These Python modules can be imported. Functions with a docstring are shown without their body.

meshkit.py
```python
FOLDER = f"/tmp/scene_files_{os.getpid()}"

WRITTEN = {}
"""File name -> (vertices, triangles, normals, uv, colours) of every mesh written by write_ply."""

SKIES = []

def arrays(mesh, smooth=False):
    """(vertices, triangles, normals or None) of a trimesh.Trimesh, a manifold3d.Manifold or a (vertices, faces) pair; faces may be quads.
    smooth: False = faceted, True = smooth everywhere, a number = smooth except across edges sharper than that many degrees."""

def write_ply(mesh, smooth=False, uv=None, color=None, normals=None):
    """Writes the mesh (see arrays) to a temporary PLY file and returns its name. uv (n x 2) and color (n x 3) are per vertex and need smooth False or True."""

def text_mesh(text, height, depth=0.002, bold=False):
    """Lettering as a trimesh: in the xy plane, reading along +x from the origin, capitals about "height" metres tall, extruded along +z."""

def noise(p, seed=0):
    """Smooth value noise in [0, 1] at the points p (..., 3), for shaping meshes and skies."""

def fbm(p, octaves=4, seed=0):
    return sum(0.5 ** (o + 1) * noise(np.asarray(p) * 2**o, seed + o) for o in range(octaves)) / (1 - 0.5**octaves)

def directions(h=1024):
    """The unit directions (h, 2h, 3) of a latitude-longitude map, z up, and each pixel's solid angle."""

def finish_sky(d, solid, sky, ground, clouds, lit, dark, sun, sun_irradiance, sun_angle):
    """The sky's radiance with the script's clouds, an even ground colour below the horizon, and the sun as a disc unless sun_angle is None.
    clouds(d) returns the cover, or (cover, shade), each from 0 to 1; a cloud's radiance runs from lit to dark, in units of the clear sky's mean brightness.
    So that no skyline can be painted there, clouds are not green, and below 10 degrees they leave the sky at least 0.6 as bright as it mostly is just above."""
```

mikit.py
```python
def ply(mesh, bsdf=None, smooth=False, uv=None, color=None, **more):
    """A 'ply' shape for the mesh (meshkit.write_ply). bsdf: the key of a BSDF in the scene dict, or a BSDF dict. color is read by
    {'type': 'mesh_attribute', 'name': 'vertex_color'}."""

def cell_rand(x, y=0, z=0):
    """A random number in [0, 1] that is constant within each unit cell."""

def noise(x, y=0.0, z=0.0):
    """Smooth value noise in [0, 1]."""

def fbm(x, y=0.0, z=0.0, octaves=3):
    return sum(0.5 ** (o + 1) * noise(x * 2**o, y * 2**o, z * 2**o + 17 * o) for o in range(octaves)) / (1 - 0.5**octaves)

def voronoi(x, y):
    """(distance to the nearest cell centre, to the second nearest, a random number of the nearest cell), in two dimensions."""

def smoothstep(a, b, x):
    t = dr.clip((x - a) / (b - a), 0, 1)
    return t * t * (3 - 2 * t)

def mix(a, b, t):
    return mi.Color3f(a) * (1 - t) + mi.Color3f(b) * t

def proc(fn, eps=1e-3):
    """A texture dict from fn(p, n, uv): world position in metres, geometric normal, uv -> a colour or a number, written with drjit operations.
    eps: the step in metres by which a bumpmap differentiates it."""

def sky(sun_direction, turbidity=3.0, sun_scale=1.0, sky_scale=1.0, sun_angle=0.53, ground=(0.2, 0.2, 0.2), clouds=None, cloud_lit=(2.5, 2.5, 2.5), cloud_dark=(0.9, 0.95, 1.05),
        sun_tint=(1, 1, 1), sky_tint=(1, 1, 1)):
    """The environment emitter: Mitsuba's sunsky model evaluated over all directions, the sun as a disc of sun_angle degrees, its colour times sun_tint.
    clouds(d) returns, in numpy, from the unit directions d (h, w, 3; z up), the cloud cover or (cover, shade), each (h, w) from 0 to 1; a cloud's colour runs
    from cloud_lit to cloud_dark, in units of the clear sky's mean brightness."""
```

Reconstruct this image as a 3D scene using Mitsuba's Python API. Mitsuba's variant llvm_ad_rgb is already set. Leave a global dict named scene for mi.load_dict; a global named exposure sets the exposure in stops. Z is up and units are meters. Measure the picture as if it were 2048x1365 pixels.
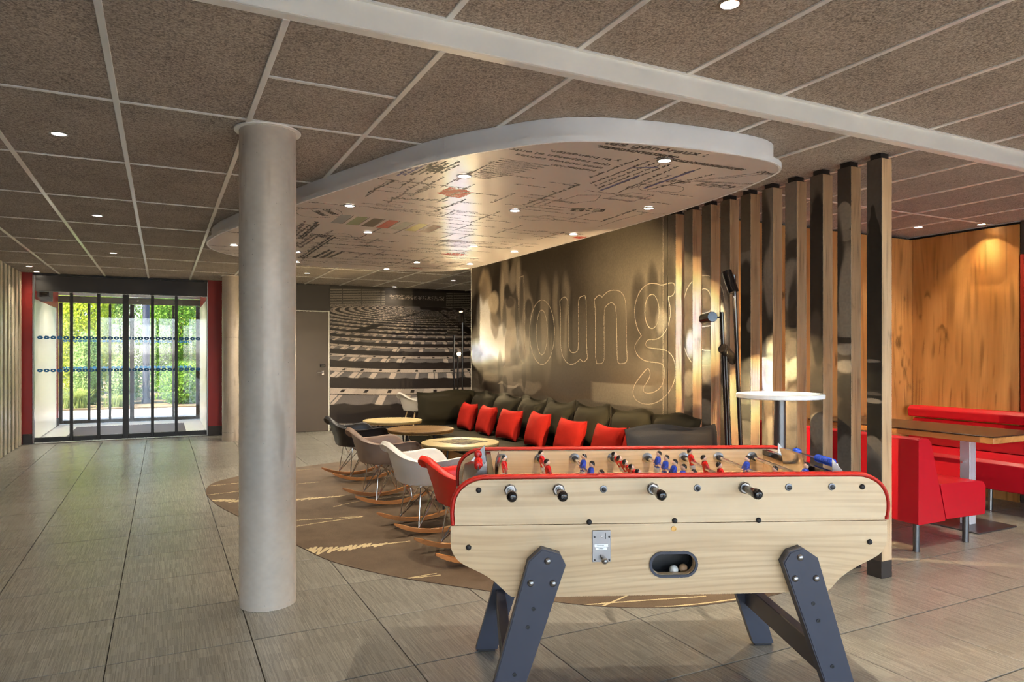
import math, random
import numpy as np
import trimesh, shapely
import drjit as dr
import mitsuba as mi
from mitsuba import ScalarTransform4f as T
from shapely.geometry import Polygon, LineString, MultiPolygon, box as sbox, Point
from shapely import affinity
import manifold3d, meshkit, mikit
from mikit import noise, fbm, cell_rand, smoothstep, mix, voronoi

R = random.Random(7)
NR = np.random.RandomState(11)
scene = {'type': 'scene'}
labels = {}

# ------------------------------------------------------------------ camera, sky, sun, exposure
EYE = np.array([0.0, 0.0, 1.355])            # x: along the entrance front, y: towards the entrance, z: up
FWD = np.array([0.4480, 0.8940, 0.0])
exposure = 1.8
scene['camera'] = {'type': 'perspective', 'fov': 2 * math.degrees(math.atan(1024 / 1395)), 'fov_axis': 'x',
                   'principal_point_offset_y': -0.01868,
                   'near_clip': 0.05, 'far_clip': 400.0,
                   'to_world': T().look_at(origin=EYE.tolist(), target=(EYE + FWD).tolist(), up=[0, 0, 1])}
SUN = (-0.62, -0.30, 0.73)
scene['sky'] = {**mikit.sky(SUN, turbidity=4.5, sun_scale=4.5, sky_scale=9.0, sky_tint=(1.0, 0.97, 0.90), sun_angle=1.2, ground=(0.3, 0.3, 0.28)), 'sampling_weight': 12.0}
DOWNLIGHT = 2.4         # strength of one ceiling downlight (spot intensity)
WARM = (1.0, 0.86, 0.68)
WARMER = (1.0, 0.74, 0.40)

# ------------------------------------------------------------------ helpers
def lin(r, g, b):
    return [((c / 255) / 12.92 if c / 255 <= 0.04045 else ((c / 255 + 0.055) / 1.055) ** 2.4) for c in (r, g, b)]
def C3(r, g, b):
    return mi.Color3f(*lin(r, g, b))
used = {}
def numbered(key):
    n = used.get(key, -1) + 1
    used[key] = n
    return key if n == 0 else f'{key}_{n:03d}'
def thing(name, label=None, cat=None, group=None, kind=None):
    key = numbered(name)
    d = {}
    if label: d['label'] = label
    if cat: d['category'] = cat
    if group: d['group'] = group
    if kind: d['kind'] = kind
    if d: labels[key] = d
    return key
def part(parent, name, mesh, mat, smooth=False, label=None, kind=None, **more):
    key = numbered(parent + '__' + name)
    scene[key] = mesh_entry(mesh, mat, smooth, **more)
    d = {}
    if label: d['label'] = label
    if kind: d['kind'] = kind
    if d: labels[key] = d
    return key
def mesh_entry(mesh, mat, smooth=False, **more):
    if isinstance(mesh, dict):                       # a shape dict shared between alike pieces
        return {**mesh, **more}
    return mikit.ply(mesh, mat, smooth=smooth, **more)
def single(name, mesh, mat, label=None, cat=None, group=None, kind=None, smooth=False, **more):
    key = thing(name, label, cat, group, kind)
    scene[key] = mesh_entry(mesh, mat, smooth, **more)
    return key
ORD = ['first', 'second', 'third', 'fourth', 'fifth', 'sixth', 'seventh', 'eighth', 'ninth', 'tenth', 'eleventh', 'twelfth', 'thirteenth', 'fourteenth', 'fifteenth', 'sixteenth']

TM = trimesh.Trimesh
def cat(ms): return trimesh.util.concatenate([m for m in ms])
def box(x0, x1, y0, y1, z0, z1, b=0.0):
    lo, hi = np.minimum([x0, y0, z0], [x1, y1, z1]), np.maximum([x0, y0, z0], [x1, y1, z1])
    if b <= 0:
        m = trimesh.creation.box(extents=hi - lo); m.apply_translation((lo + hi) / 2); return m
    b = min(b, 0.45 * float((hi - lo).min()))
    pts = []
    for i in range(8):
        c = np.array([hi[k] if i >> k & 1 else lo[k] for k in range(3)])
        s = np.array([-1 if i >> k & 1 else 1 for k in range(3)])
        for k in range(3):
            q = c + s * b; q[k] = c[k]; pts.append(q)
    return hull(pts)
def hull(pts):
    return trimesh.convex.convex_hull(np.asarray(pts, float))
def rot(axis, deg, at=(0, 0, 0)):
    return trimesh.transformations.rotation_matrix(math.radians(deg), axis, at)
def moved(m, t=(0, 0, 0), rz=0.0, s=1.0):
    m = m.copy()
    if s != 1.0: m.apply_scale(s)
    if rz: m.apply_transform(rot([0, 0, 1], rz))
    m.apply_translation(t); return m
def frame(d):
    d = np.asarray(d, float); d = d / np.linalg.norm(d)
    a = np.cross(d, [0, 0, 1.0] if abs(d[2]) < 0.9 else [1.0, 0, 0]); a /= np.linalg.norm(a)
    return d, a, np.cross(d, a)
def tube(pts, r, n=10, closed=False, caps=True):
    p = np.asarray(pts, float); k = len(p)
    rr = np.broadcast_to(np.asarray(r, float), (k,))
    t = np.gradient(p, axis=0) if not closed else np.roll(p, -1, 0) - np.roll(p, 1, 0)
    t /= np.linalg.norm(t, axis=1, keepdims=True) + 1e-12
    _, a, _ = frame(t[0]); rings = []
    for i in range(k):
        a = a - t[i] * (a @ t[i]); a /= np.linalg.norm(a); b = np.cross(t[i], a)
        ang = np.arange(n) * 2 * np.pi / n
        rings.append(p[i] + rr[i] * (np.cos(ang)[:, None] * a + np.sin(ang)[:, None] * b))
    v = np.vstack(rings); f = []
    for i in range(k if closed else k - 1):
        j = (i + 1) % k
        for s in range(n):
            q = (s + 1) % n
            f += [[i * n + s, i * n + q, j * n + q], [i * n + s, j * n + q, j * n + s]]
    if caps and not closed:
        v = np.vstack([v, p[0], p[-1]]); c0, c1 = len(v) - 2, len(v) - 1
        for s in range(n):
            q = (s + 1) % n
            f += [[c0, q, s], [c1, (k - 1) * n + s, (k - 1) * n + q]]
    m = TM(v, f, process=False)
    if m.volume < 0: m.invert()
    return m
def rod(p0, p1, r, n=10): return tube([p0, p1], r, n)
def lathe(profile, n=24, axis=(0, 0, 1), at=(0, 0, 0)):
    """profile: (radius, height) from bottom to top along axis."""
    d, a, b = frame(axis); pr = np.asarray(profile, float)
    ang = np.arange(n) * 2 * np.pi / n
    ring = np.cos(ang)[:, None] * a + np.sin(ang)[:, None] * b
    v = np.vstack([np.asarray(at) + h * d + r * ring for r, h in pr]); f = []
    for i in range(len(pr) - 1):
        for s in range(n):
            q = (s + 1) % n
            f += [[i * n + s, i * n + q, (i + 1) * n + q], [i * n + s, (i + 1) * n + q, (i + 1) * n + s]]
    v = np.vstack([v, np.asarray(at) + pr[0, 1] * d, np.asarray(at) + pr[-1, 1] * d]); c0, c1 = len(v) - 2, len(v) - 1
    for s in range(n):
        q = (s + 1) % n; e = (len(pr) - 1) * n
        f += [[c0, q, s], [c1, e + s, e + q]]
    m = TM(v, f, process=False)
    m.update_faces(m.nondegenerate_faces())
    if m.volume < 0: m.invert()
    return m
def extrude(poly, h, z0=0.0):
    ps = poly.geoms if hasattr(poly, 'geoms') else [poly]
    ms = [trimesh.creation.extrude_polygon(p, h, engine='earcut') for p in ps if p.geom_type == 'Polygon' and p.area > 1e-9]
    m = cat(ms); m.apply_translation([0, 0, z0]); return m
def place2d(m, o, ex, ey, ez=None):
    """map (x, y, z) of m to o + x ex + y ey + z ez."""
    ex, ey = np.asarray(ex, float), np.asarray(ey, float)
    ez = np.cross(ex, ey) if ez is None else np.asarray(ez, float)
    M = np.eye(4); M[:3, 0], M[:3, 1], M[:3, 2], M[:3, 3] = ex, ey, ez, o
    m = m.copy(); m.apply_transform(M)
    if np.linalg.det(M[:3, :3]) < 0: m.invert()
    return m
def smooth_path(p, it=2, closed=False):
    p = np.asarray(p, float)
    for _ in range(it):
        q = np.roll(p, -1, 0) if closed else p[1:]
        a = p if closed else p[:-1]
        n = np.empty((2 * len(a), p.shape[1])); n[0::2] = .75 * a + .25 * q; n[1::2] = .25 * a + .75 * q
        p = n if closed else np.vstack([p[:1], n, p[-1:]])
    return p

# ------------------------------------------------------------------ materials
def two(b): return {'type': 'twosided', 'bsdf': b}
def pr(color, rough=0.5, metal=0.0, spec=0.5, **k):
    col = color if isinstance(color, dict) else {'type': 'rgb', 'value': list(color)}
    return {'type': 'principled', 'base_color': col, 'roughness': rough, 'metallic': metal, 'specular': spec, **k}
def M(name, b, side=True):
    scene[name] = two(b) if side else b
    return name
def plain(name, rgb, rough=0.5, metal=0.0, spec=0.5, **k):
    return M(name, pr(lin(*rgb), rough, metal, spec, **k))

def floor_col(p, n, uv):
    row = dr.floor(p.y / 0.10)
    tone = cell_rand(dr.floor(p.x / 0.30 + 0.37 * row), row, 3)
    s = cell_rand(dr.floor(p.x / 0.0042), row, 1) * 0.55 + cell_rand(dr.floor(p.x / 0.0019), dr.floor(p.y / 0.23), 2) * 0.45
    return mix(C3(90, 88, 80), C3(141, 139, 129), 0.12 + 0.76 * s) * (1.0 + 0.12 * (tone - 0.5))
M('mat_floor_tile', pr(mikit.proc(floor_col), 0.30, 0.0, 0.9))
plain('mat_joint', (46, 42, 38), 0.8)
def carpet_col(p, n, uv):
    a = fbm(p.x * 9, p.y * 9, 0.0, 4); b = noise(p.x * 420, p.y * 420); c = fbm(p.x * 1.3, p.y * 3.1, 4.0, 3)
    return mix(C3(68, 55, 43), C3(106, 90, 72), 0.45 * a + 0.3 * b + 0.35 * c)
M('mat_carpet', pr(mikit.proc(carpet_col), 0.62, 0.0, 0.3))
plain('mat_carpet_print', (176, 158, 122), 0.7)
def ceil_col(p, n, uv):
    w = 0.012 * noise(p.x * 40, p.y * 40, 5.0)
    a = noise((p.x + w) * 210, (p.y + w) * 120, 1.0); b = noise((p.x - w) * 120 + 7, (p.y + w) * 260, 2.0)
    c = fbm(p.x * 5, p.y * 5, 2.0, 3)
    v = dr.clip(1.5 * (0.5 * a + 0.5 * b) - 0.25, 0, 1)
    return mix(C3(98, 90, 82), C3(182, 172, 160), 0.75 * v + 0.25 * c)
def ceil_h(p, n, uv):
    return 0.004 * (noise(p.x * 210, p.y * 120, 1.0) + noise(p.x * 120 + 7, p.y * 260, 2.0))
M('mat_ceiling', {'type': 'bumpmap', 'tex': mikit.proc(ceil_h, eps=2e-3), 'bsdf': pr(mikit.proc(ceil_col), 0.9, 0.0, 0.2), 'scale': 1.0})
plain('mat_rail', (232, 230, 222), 0.20, 0.0, 0.7)
plain('mat_white', (243, 243, 240), 0.42)
plain('mat_cream', (240, 237, 226), 0.45)
M('mat_canopy', pr(lin(208, 198, 190), 0.33, 0.0, 0.45))
plain('mat_ink', (42, 36, 34), 0.6)
plain('mat_ink_grey', (96, 86, 82), 0.6)
plain('mat_ink_red', (170, 60, 48), 0.6)
plain('mat_ink_blue', (88, 90, 130), 0.6)
def concrete_col(p, n, uv):
    th = dr.atan2(p.y - 3.99, p.x - 0.53)
    a = fbm(p.x * 6, p.y * 6, p.z * 3, 5); b = fbm(p.x * 40, p.y * 40, p.z * 40, 3)
    d1, d2, r = voronoi(th * 2.2, p.z * 14.0)
    pit = (1 - smoothstep(0.024, 0.052, d1 + 0.02 * b)) * dr.select(r > 0.80, 1.0, 0.0)
    st = smoothstep(0.62, 0.8, fbm(p.x * 14 + 3, p.y * 14, p.z * 2.2, 3))
    c = mix(C3(178, 164, 146), C3(212, 200, 184), 0.7 * a + 0.3 * b)
    c = mix(c, C3(146, 130, 114), 0.45 * st)
    return mix(c, C3(84, 74, 66), 0.8 * pit)
M('mat_concrete', pr(mikit.proc(concrete_col), 0.30, 0.0, 0.45))
plain('mat_steel', (158, 156, 154), 0.30, 1.0)
plain('mat_steel_dark', (112, 112, 114), 0.36, 0.9)
plain('mat_steel_brushed', (150, 148, 148), 0.40, 1.0)
plain('mat_chrome', (225, 225, 225), 0.08, 1.0)
plain('mat_black', (24, 23, 23), 0.4)
plain('mat_black_gloss', (18, 15, 15), 0.08, 0.0, 0.7)
plain('mat_rubber', (30, 28, 28), 0.6)
plain('mat_frame', (34, 32, 29), 0.42)
plain('mat_red_wall', (136, 30, 23), 0.42)
plain('mat_baseboard', (48, 42, 38), 0.5)
plain('mat_vestibule', (222, 222, 210), 0.3)
plain('mat_vestibule_floor', (168, 168, 166), 0.4)
plain('mat_doormat', (58, 56, 60), 0.9)
plain('mat_dark_wall', (62, 58, 54), 0.55)
plain('mat_door', (92, 82, 74), 0.45)
plain('mat_blind', (92, 92, 84), 0.7)
plain('mat_dot_dark', (34, 96, 150), 0.5)
plain('mat_dot_blue', (64, 156, 226), 0.5)
M('mat_glass', {'type': 'thindielectric', 'int_ior': 1.5}, side=False)

def wood(name, dark, mid, light, axis='z', scale=1.0, rough=0.5, knots=0.0, spec=0.4):
    def fn(p, n, uv):
        a, b, c = {'z': (p.x, p.y, p.z), 'x': (p.y, p.z, p.x), 'y': (p.x, p.z, p.y)}[axis]
        a, b, c = a * scale, b * scale, c * scale
        w = fbm(a * 3, b * 3, c * 0.6, 3)
        g = noise(a * 55 + 9 * w, b * 55 + 9 * w, c * 2.2); f = noise(a * 260, b * 260, c * 5)
        v = fbm(a * 7 + 2 * w, b * 7 + 2 * w, c * 0.8, 3)
        col = mix(mi.Color3f(*lin(*mid)), mi.Color3f(*lin(*light)), smoothstep(0.3, 0.75, v))
        col = mix(col, mi.Color3f(*lin(*dark)), 0.5 * smoothstep(0.55, 0.95, g) + 0.18 * f)
        if knots:
            k = smoothstep(0.64, 0.80, fbm(a * 6.5, b * 6.5, c * 2.6 + 3, 4)) * smoothstep(0.42, 0.62, noise(a * 26, b * 26, c * 7))
            col = mix(col, mi.Color3f(*lin(*dark)) * 0.45, knots * k)
        return col
    return M(name, pr(mikit.proc(fn), rough, 0.0, spec))
wood('mat_wall_wood', (104, 66, 34), (164, 112, 60), (186, 136, 80), 'z', 1.0, 0.42, 0.9)
wood('mat_post_wood', (124, 98, 72), (178, 148, 112), (200, 172, 136), 'z', 1.6, 0.5, 0.35)
wood('mat_slat_wood', (150, 138, 112), (198, 186, 158), (216, 206, 180), 'z', 1.6, 0.26)
wood('mat_maple', (196, 158, 112), (226, 196, 152), (236, 210, 170), 'x', 1.5, 0.36)
wood('mat_maple_dark', (110, 70, 34), (160, 110, 60), (180, 130, 78), 'y', 1.5, 0.4)
wood('mat_rocker', (140, 80, 36), (190, 122, 62), (206, 140, 78), 'x', 3.0, 0.4)
wood('mat_plinth', (140, 104, 60), (190, 150, 98), (206, 168, 116), 'y', 1.0, 0.5)
wood('mat_table_brown', (80, 56, 30), (114, 86, 50), (130, 100, 62), 'x', 1.2, 0.35)
plain('mat_table_pale', (168, 150, 106), 0.4)
plain('mat_table_edge', (150, 118, 70), 0.5)
plain('mat_trim_red', (182, 38, 27), 0.38, 0.0, 0.4)
plain('mat_leg_navy', (48, 50, 62), 0.40)
plain('mat_brass', (190, 150, 90), 0.3, 1.0)
M('mat_field', pr(lin(190, 160, 110), 0.4))
def vinyl_h(p, n, uv): return 0.0006 * fbm(p.x * 160, p.y * 160, p.z * 160, 2)
M('mat_vinyl', {'type': 'bumpmap', 'tex': mikit.proc(vinyl_h, eps=2e-3), 'bsdf': pr(lin(172, 14, 30), 0.36, 0.0, 0.5), 'scale': 1.0})
def cloth(name, rgb, d=0.78):
    def fn(p, n, uv):
        w = noise(p.x * 900, p.y * 900, p.z * 900); a = fbm(p.x * 5, p.y * 5, p.z * 5, 3)
        c = mi.Color3f(*lin(*rgb))
        return c * (d + (1 - d) * 2 * (0.6 * w + 0.4 * a))
    return M(name, pr(mikit.proc(fn), 0.85, 0.0, 0.2))
cloth('mat_olive', (42, 39, 28)); cloth('mat_olive_grey', (66, 62, 57)); cloth('mat_red_cloth', (164, 32, 22))
plain('mat_shell_white', (226, 220, 210), 0.36); plain('mat_shell_taupe', (142, 120, 104), 0.38)
plain('mat_shell_black', (36, 36, 38), 0.34); plain('mat_shell_red', (206, 34, 22), 0.32)
plain('mat_laminate_dark', (50, 39, 32), 0.25, 0.0, 0.3)
plain('mat_aluminium', (200, 200, 203), 0.42, 0.35)
plain('mat_letter', (168, 156, 138), 0.5)
plain('mat_bead_red', (206, 34, 26), 0.25); plain('mat_bead_blue', (30, 66, 170), 0.25)
plain('mat_ball', (224, 220, 210), 0.35); plain('mat_ball_tan', (176, 140, 104), 0.4)
M('mat_player', pr({'type': 'mesh_attribute', 'name': 'vertex_color'}, 0.22, 0.0, 0.6))

# ------------------------------------------------------------------ printed pictures on walls (flat print: colour by place on the wall)
CHESS_SHAPES = [[8.426,2.338,0.964,0.598,0.9,60,46,35,0.8],
[6.228,2.129,0.901,0.471,1.0,66,52,38,0.8],
[5.044,2.285,0.806,0.492,1.0,128,112,86,0.7],
[5.851,1.445,0.634,0.3,1.0,92,80,66,0.7],
[6.228,1.083,0.597,0.157,0.5,84,72,62,0.8],
[5.426,0.968,0.485,0.103,0.2,128,114,92,0.9],
[4.767,0.96,0.267,0.107,0.5,110,98,80,0.7],
[5.942,0.815,1.425,0.045,0.5,92,82,68,0.8],
[8.909,1.48,0.158,0.625,0.5,46,34,26,0.9],
[8.84,0.927,0.242,0.18,0.4,112,96,76,0.8],
[8.927,1.167,0.21,0.056,0.5,46,34,26,0.8],
[8.806,0.791,0.274,0.062,0.6,150,132,106,0.8],
[8.522,1.998,0.212,0.402,0.55,196,164,118,0.95],
[8.426,1.773,0.287,0.252,0.6,255,253,246,1.0],
[8.042,1.534,0.623,0.23,0.5,255,253,246,1.0],
[8.654,1.925,0.133,0.176,0.7,255,253,246,1.0],
[8.101,2.191,0.18,0.309,0.35,46,34,26,0.95],
[8.131,1.845,0.195,0.129,0.5,88,66,46,0.9],
[8.253,2.021,0.139,0.131,0.5,214,186,140,0.9],
[7.925,2.164,0.13,0.348,0.6,170,146,112,0.85],
[7.853,2.095,0.086,0.125,0.5,46,34,26,0.8],
[7.59,2.258,0.121,0.305,0.8,150,128,98,0.7],
[7.645,2.079,0.095,0.153,0.5,46,34,26,0.8],
[8.394,1.176,0.317,0.145,0.6,120,100,78,0.8],
[8.3,1.158,0.14,0.059,0.6,46,34,26,0.8],
[8.426,1.036,0.319,0.059,0.7,150,132,106,0.8],
[8.269,0.917,0.34,0.059,0.6,46,34,26,0.7],
[7.755,1.852,0.195,0.18,0.12,168,146,116,0.95],
[7.755,1.988,0.125,0.062,0.5,70,54,40,0.9],
[7.672,1.823,0.068,0.123,0.6,110,90,66,0.7],
[7.741,1.467,0.139,0.341,0.3,178,152,116,0.85],
[7.645,1.281,0.082,0.215,0.6,46,34,26,0.7],
[7.727,1.188,0.194,0.025,0.2,200,178,146,0.8],
[7.699,1.046,0.303,0.16,0.15,104,88,70,0.95],
[7.811,1.061,0.113,0.137,0.6,150,132,106,0.7],
[7.699,0.929,0.359,0.08,0.12,140,122,98,0.95],
[7.55,0.887,0.16,0.061,0.4,46,34,26,0.7],
[7.727,0.959,0.347,0.016,0.3,205,186,156,0.7],
[7.354,1.76,0.167,0.328,0.5,156,134,104,0.85],
[7.393,2.12,0.116,0.179,0.8,120,100,76,0.7],
[7.278,1.904,0.075,0.094,0.4,46,34,26,0.9],
[7.278,1.697,0.063,0.177,0.6,84,64,46,0.8],
[7.328,1.313,0.192,0.189,0.5,150,128,100,0.85],
[7.19,1.256,0.099,0.082,0.5,46,34,26,0.7],
[7.265,1.119,0.227,0.106,0.4,92,78,62,0.8],
[7.278,0.977,0.252,0.071,0.4,140,122,98,0.8],
[6.915,1.741,0.127,0.397,0.8,142,122,92,0.75],
[6.845,1.456,0.091,0.337,0.9,150,128,98,0.6],
[7.032,1.585,0.072,0.287,0.6,66,50,36,0.7],
[6.755,1.734,0.068,0.167,0.7,46,34,26,0.7],
[6.644,1.949,0.066,0.22,0.9,140,120,92,0.7],
[6.558,1.562,0.097,0.218,0.9,150,130,100,0.65],
[6.431,1.934,0.072,0.204,0.9,130,112,86,0.7],
[6.41,1.585,0.083,0.225,0.9,150,130,100,0.7],
[6.494,1.722,0.063,0.27,0.8,70,56,42,0.6],
[6.938,1.23,0.14,0.171,0.8,90,74,58,0.7],
[5.154,1.882,0.082,0.182,0.7,54,44,36,0.85],
[4.951,1.876,0.078,0.221,0.7,50,42,34,0.85],
[4.74,1.924,0.092,0.235,0.7,50,42,34,0.85],
[5.177,1.597,0.12,0.228,0.8,60,50,40,0.8],
[4.951,1.567,0.084,0.265,0.8,56,46,38,0.7],
[4.834,1.65,0.068,0.104,0.8,170,150,120,0.8],
[4.847,1.325,0.123,0.157,0.9,120,104,82,0.6],
[4.753,1.432,0.08,0.128,0.9,60,50,42,0.7],
[5.044,1.234,0.289,0.112,1.0,86,76,64,0.5],
[4.473,1.634,0.085,0.287,0.7,60,48,40,0.85],
[4.467,1.429,0.042,0.107,0.8,214,196,166,0.85],
[4.461,1.962,0.073,0.164,0.8,96,80,62,0.7],
[4.467,1.101,0.073,0.074,0.6,170,150,120,0.8],
[4.461,0.937,0.097,0.057,0.5,120,106,86,0.8],
[4.261,1.665,0.08,0.207,0.5,44,36,30,0.95],
[4.261,1.426,0.057,0.119,0.6,60,48,40,0.8],
[4.261,1.903,0.069,0.103,0.8,110,92,72,0.7],
[4.261,1.228,0.069,0.119,0.6,190,168,134,0.8],
[4.267,1.029,0.069,0.063,0.4,60,52,44,0.8],
[4.267,0.89,0.08,0.079,0.3,140,126,102,0.9],
[4.084,1.926,0.049,0.155,0.6,128,112,90,0.85],
[4.073,1.578,0.048,0.192,0.7,220,200,166,0.9],
[4.089,1.772,0.032,0.046,0.5,80,70,56,0.7],
[4.073,1.213,0.054,0.154,0.5,150,130,100,0.85],
[4.073,1.155,0.048,0.046,0.6,60,52,42,0.7],
[4.073,0.943,0.054,0.092,0.3,110,98,80,0.85],
[3.837,1.958,0.168,0.141,0.1,120,108,88,0.9],
[3.846,1.385,0.129,0.593,0.12,30,28,24,1.0],
[3.856,1.904,0.1,0.111,0.4,52,48,40,0.9],
[3.797,1.568,0.044,0.051,0.4,120,108,88,0.8],
[3.827,0.96,0.148,0.229,0.12,44,42,36,1.0],
[3.866,0.994,0.1,0.018,0.4,96,88,72,0.8],
[3.856,0.754,0.149,0.082,0.2,120,108,88,0.9],
[3.581,2.267,0.073,0.424,0.6,140,122,98,0.85],
[3.664,2.173,0.042,0.251,0.5,52,44,36,0.9],
[3.655,1.599,0.056,0.215,0.5,48,42,36,0.9],
[3.627,1.882,0.041,0.213,0.6,150,132,108,0.8],
[3.586,1.224,0.099,0.194,0.5,235,212,170,0.95],
[3.622,1.188,0.046,0.079,0.6,130,104,70,0.8],
[3.586,0.977,0.073,0.078,0.3,70,56,40,0.9],
[3.586,0.782,0.081,0.106,0.5,140,124,98,0.9],
[3.432,2.414,0.069,0.241,0.6,142,124,100,0.9],
[3.423,2.052,0.06,0.082,0.3,62,52,44,0.95],
[3.432,1.83,0.069,0.145,0.3,150,132,106,0.9],
[3.398,1.656,0.042,0.24,0.6,60,50,42,0.9],
[3.423,1.382,0.051,0.089,0.5,120,106,84,0.8],
[3.423,1.245,0.06,0.069,0.6,216,192,152,0.9],
[3.423,0.953,0.068,0.137,0.5,200,176,138,0.8],
[3.423,0.765,0.077,0.076,0.5,150,132,106,0.9],
[3.218,2.471,0.071,0.165,0.8,96,84,70,0.8],
[3.215,1.843,0.079,0.528,0.12,44,38,32,1.0],
[3.246,1.514,0.04,0.099,0.7,84,70,56,0.8],
[3.215,1.117,0.071,0.131,0.6,52,46,40,0.9],
[3.211,0.854,0.071,0.119,0.2,150,132,104,0.95],
[3.211,0.656,0.071,0.099,0.4,110,98,80,0.9],
[3.014,2.443,0.08,0.191,0.3,72,62,52,0.95],
[3.007,2.226,0.065,0.083,0.12,150,132,106,0.95],
[3.0,2.107,0.054,0.034,0.15,140,122,98,0.95],
[3.051,1.828,0.033,0.384,0.5,50,44,36,0.95],
[2.985,1.727,0.046,0.284,0.4,156,138,110,0.95],
[3.014,1.539,0.058,0.07,0.6,150,132,104,0.9],
[3.007,1.456,0.073,0.022,0.2,44,38,32,0.95],
[3.007,1.393,0.069,0.038,0.4,170,150,122,0.95],
[3.007,1.27,0.069,0.038,0.5,190,168,136,0.9],
[3.007,1.127,0.08,0.082,0.2,60,54,46,1.0],
[3.007,0.962,0.069,0.082,0.4,56,50,42,0.9],
[3.007,0.836,0.073,0.064,0.2,60,54,46,0.9],
[3.007,0.652,0.073,0.142,0.2,104,94,80,0.95],
[2.805,2.351,0.073,0.219,0.3,88,78,68,0.95],
[2.805,1.47,0.081,0.674,0.02,40,38,32,1.0],
[2.805,1.303,0.054,0.009,0.5,150,132,110,0.8],
[2.805,1.109,0.054,0.009,0.6,110,98,84,0.7],
[2.805,1.067,0.054,0.013,0.4,170,152,126,0.8],
[2.805,0.681,0.081,0.137,0.1,120,108,92,0.95],
[2.805,0.499,0.081,0.183,0.4,70,62,52,0.9],
[7.998,2.061,0.044,0.267,0.6,190,166,130,0.8],
[7.839,2.132,0.071,0.101,0.5,44,34,26,0.9],
[7.686,2.274,0.083,0.136,0.6,160,138,110,0.7],
[7.524,2.234,0.053,0.243,0.7,176,152,118,0.7],
[7.458,2.005,0.039,0.241,0.5,50,40,30,0.7],
[8.571,2.25,0.082,0.202,0.5,180,150,110,0.8],
[8.771,1.822,0.085,0.412,0.6,40,32,26,0.9],
[8.222,1.733,0.107,0.144,0.5,150,120,80,0.7],
[7.925,1.785,0.057,0.19,0.5,60,48,36,0.7],
[7.564,1.769,0.054,0.244,0.4,48,38,30,0.8],
[7.51,1.403,0.066,0.181,0.5,70,56,42,0.7],
[7.178,1.46,0.05,0.292,0.5,50,40,32,0.8],
[7.044,1.948,0.048,0.231,0.6,44,36,28,0.7],
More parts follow.
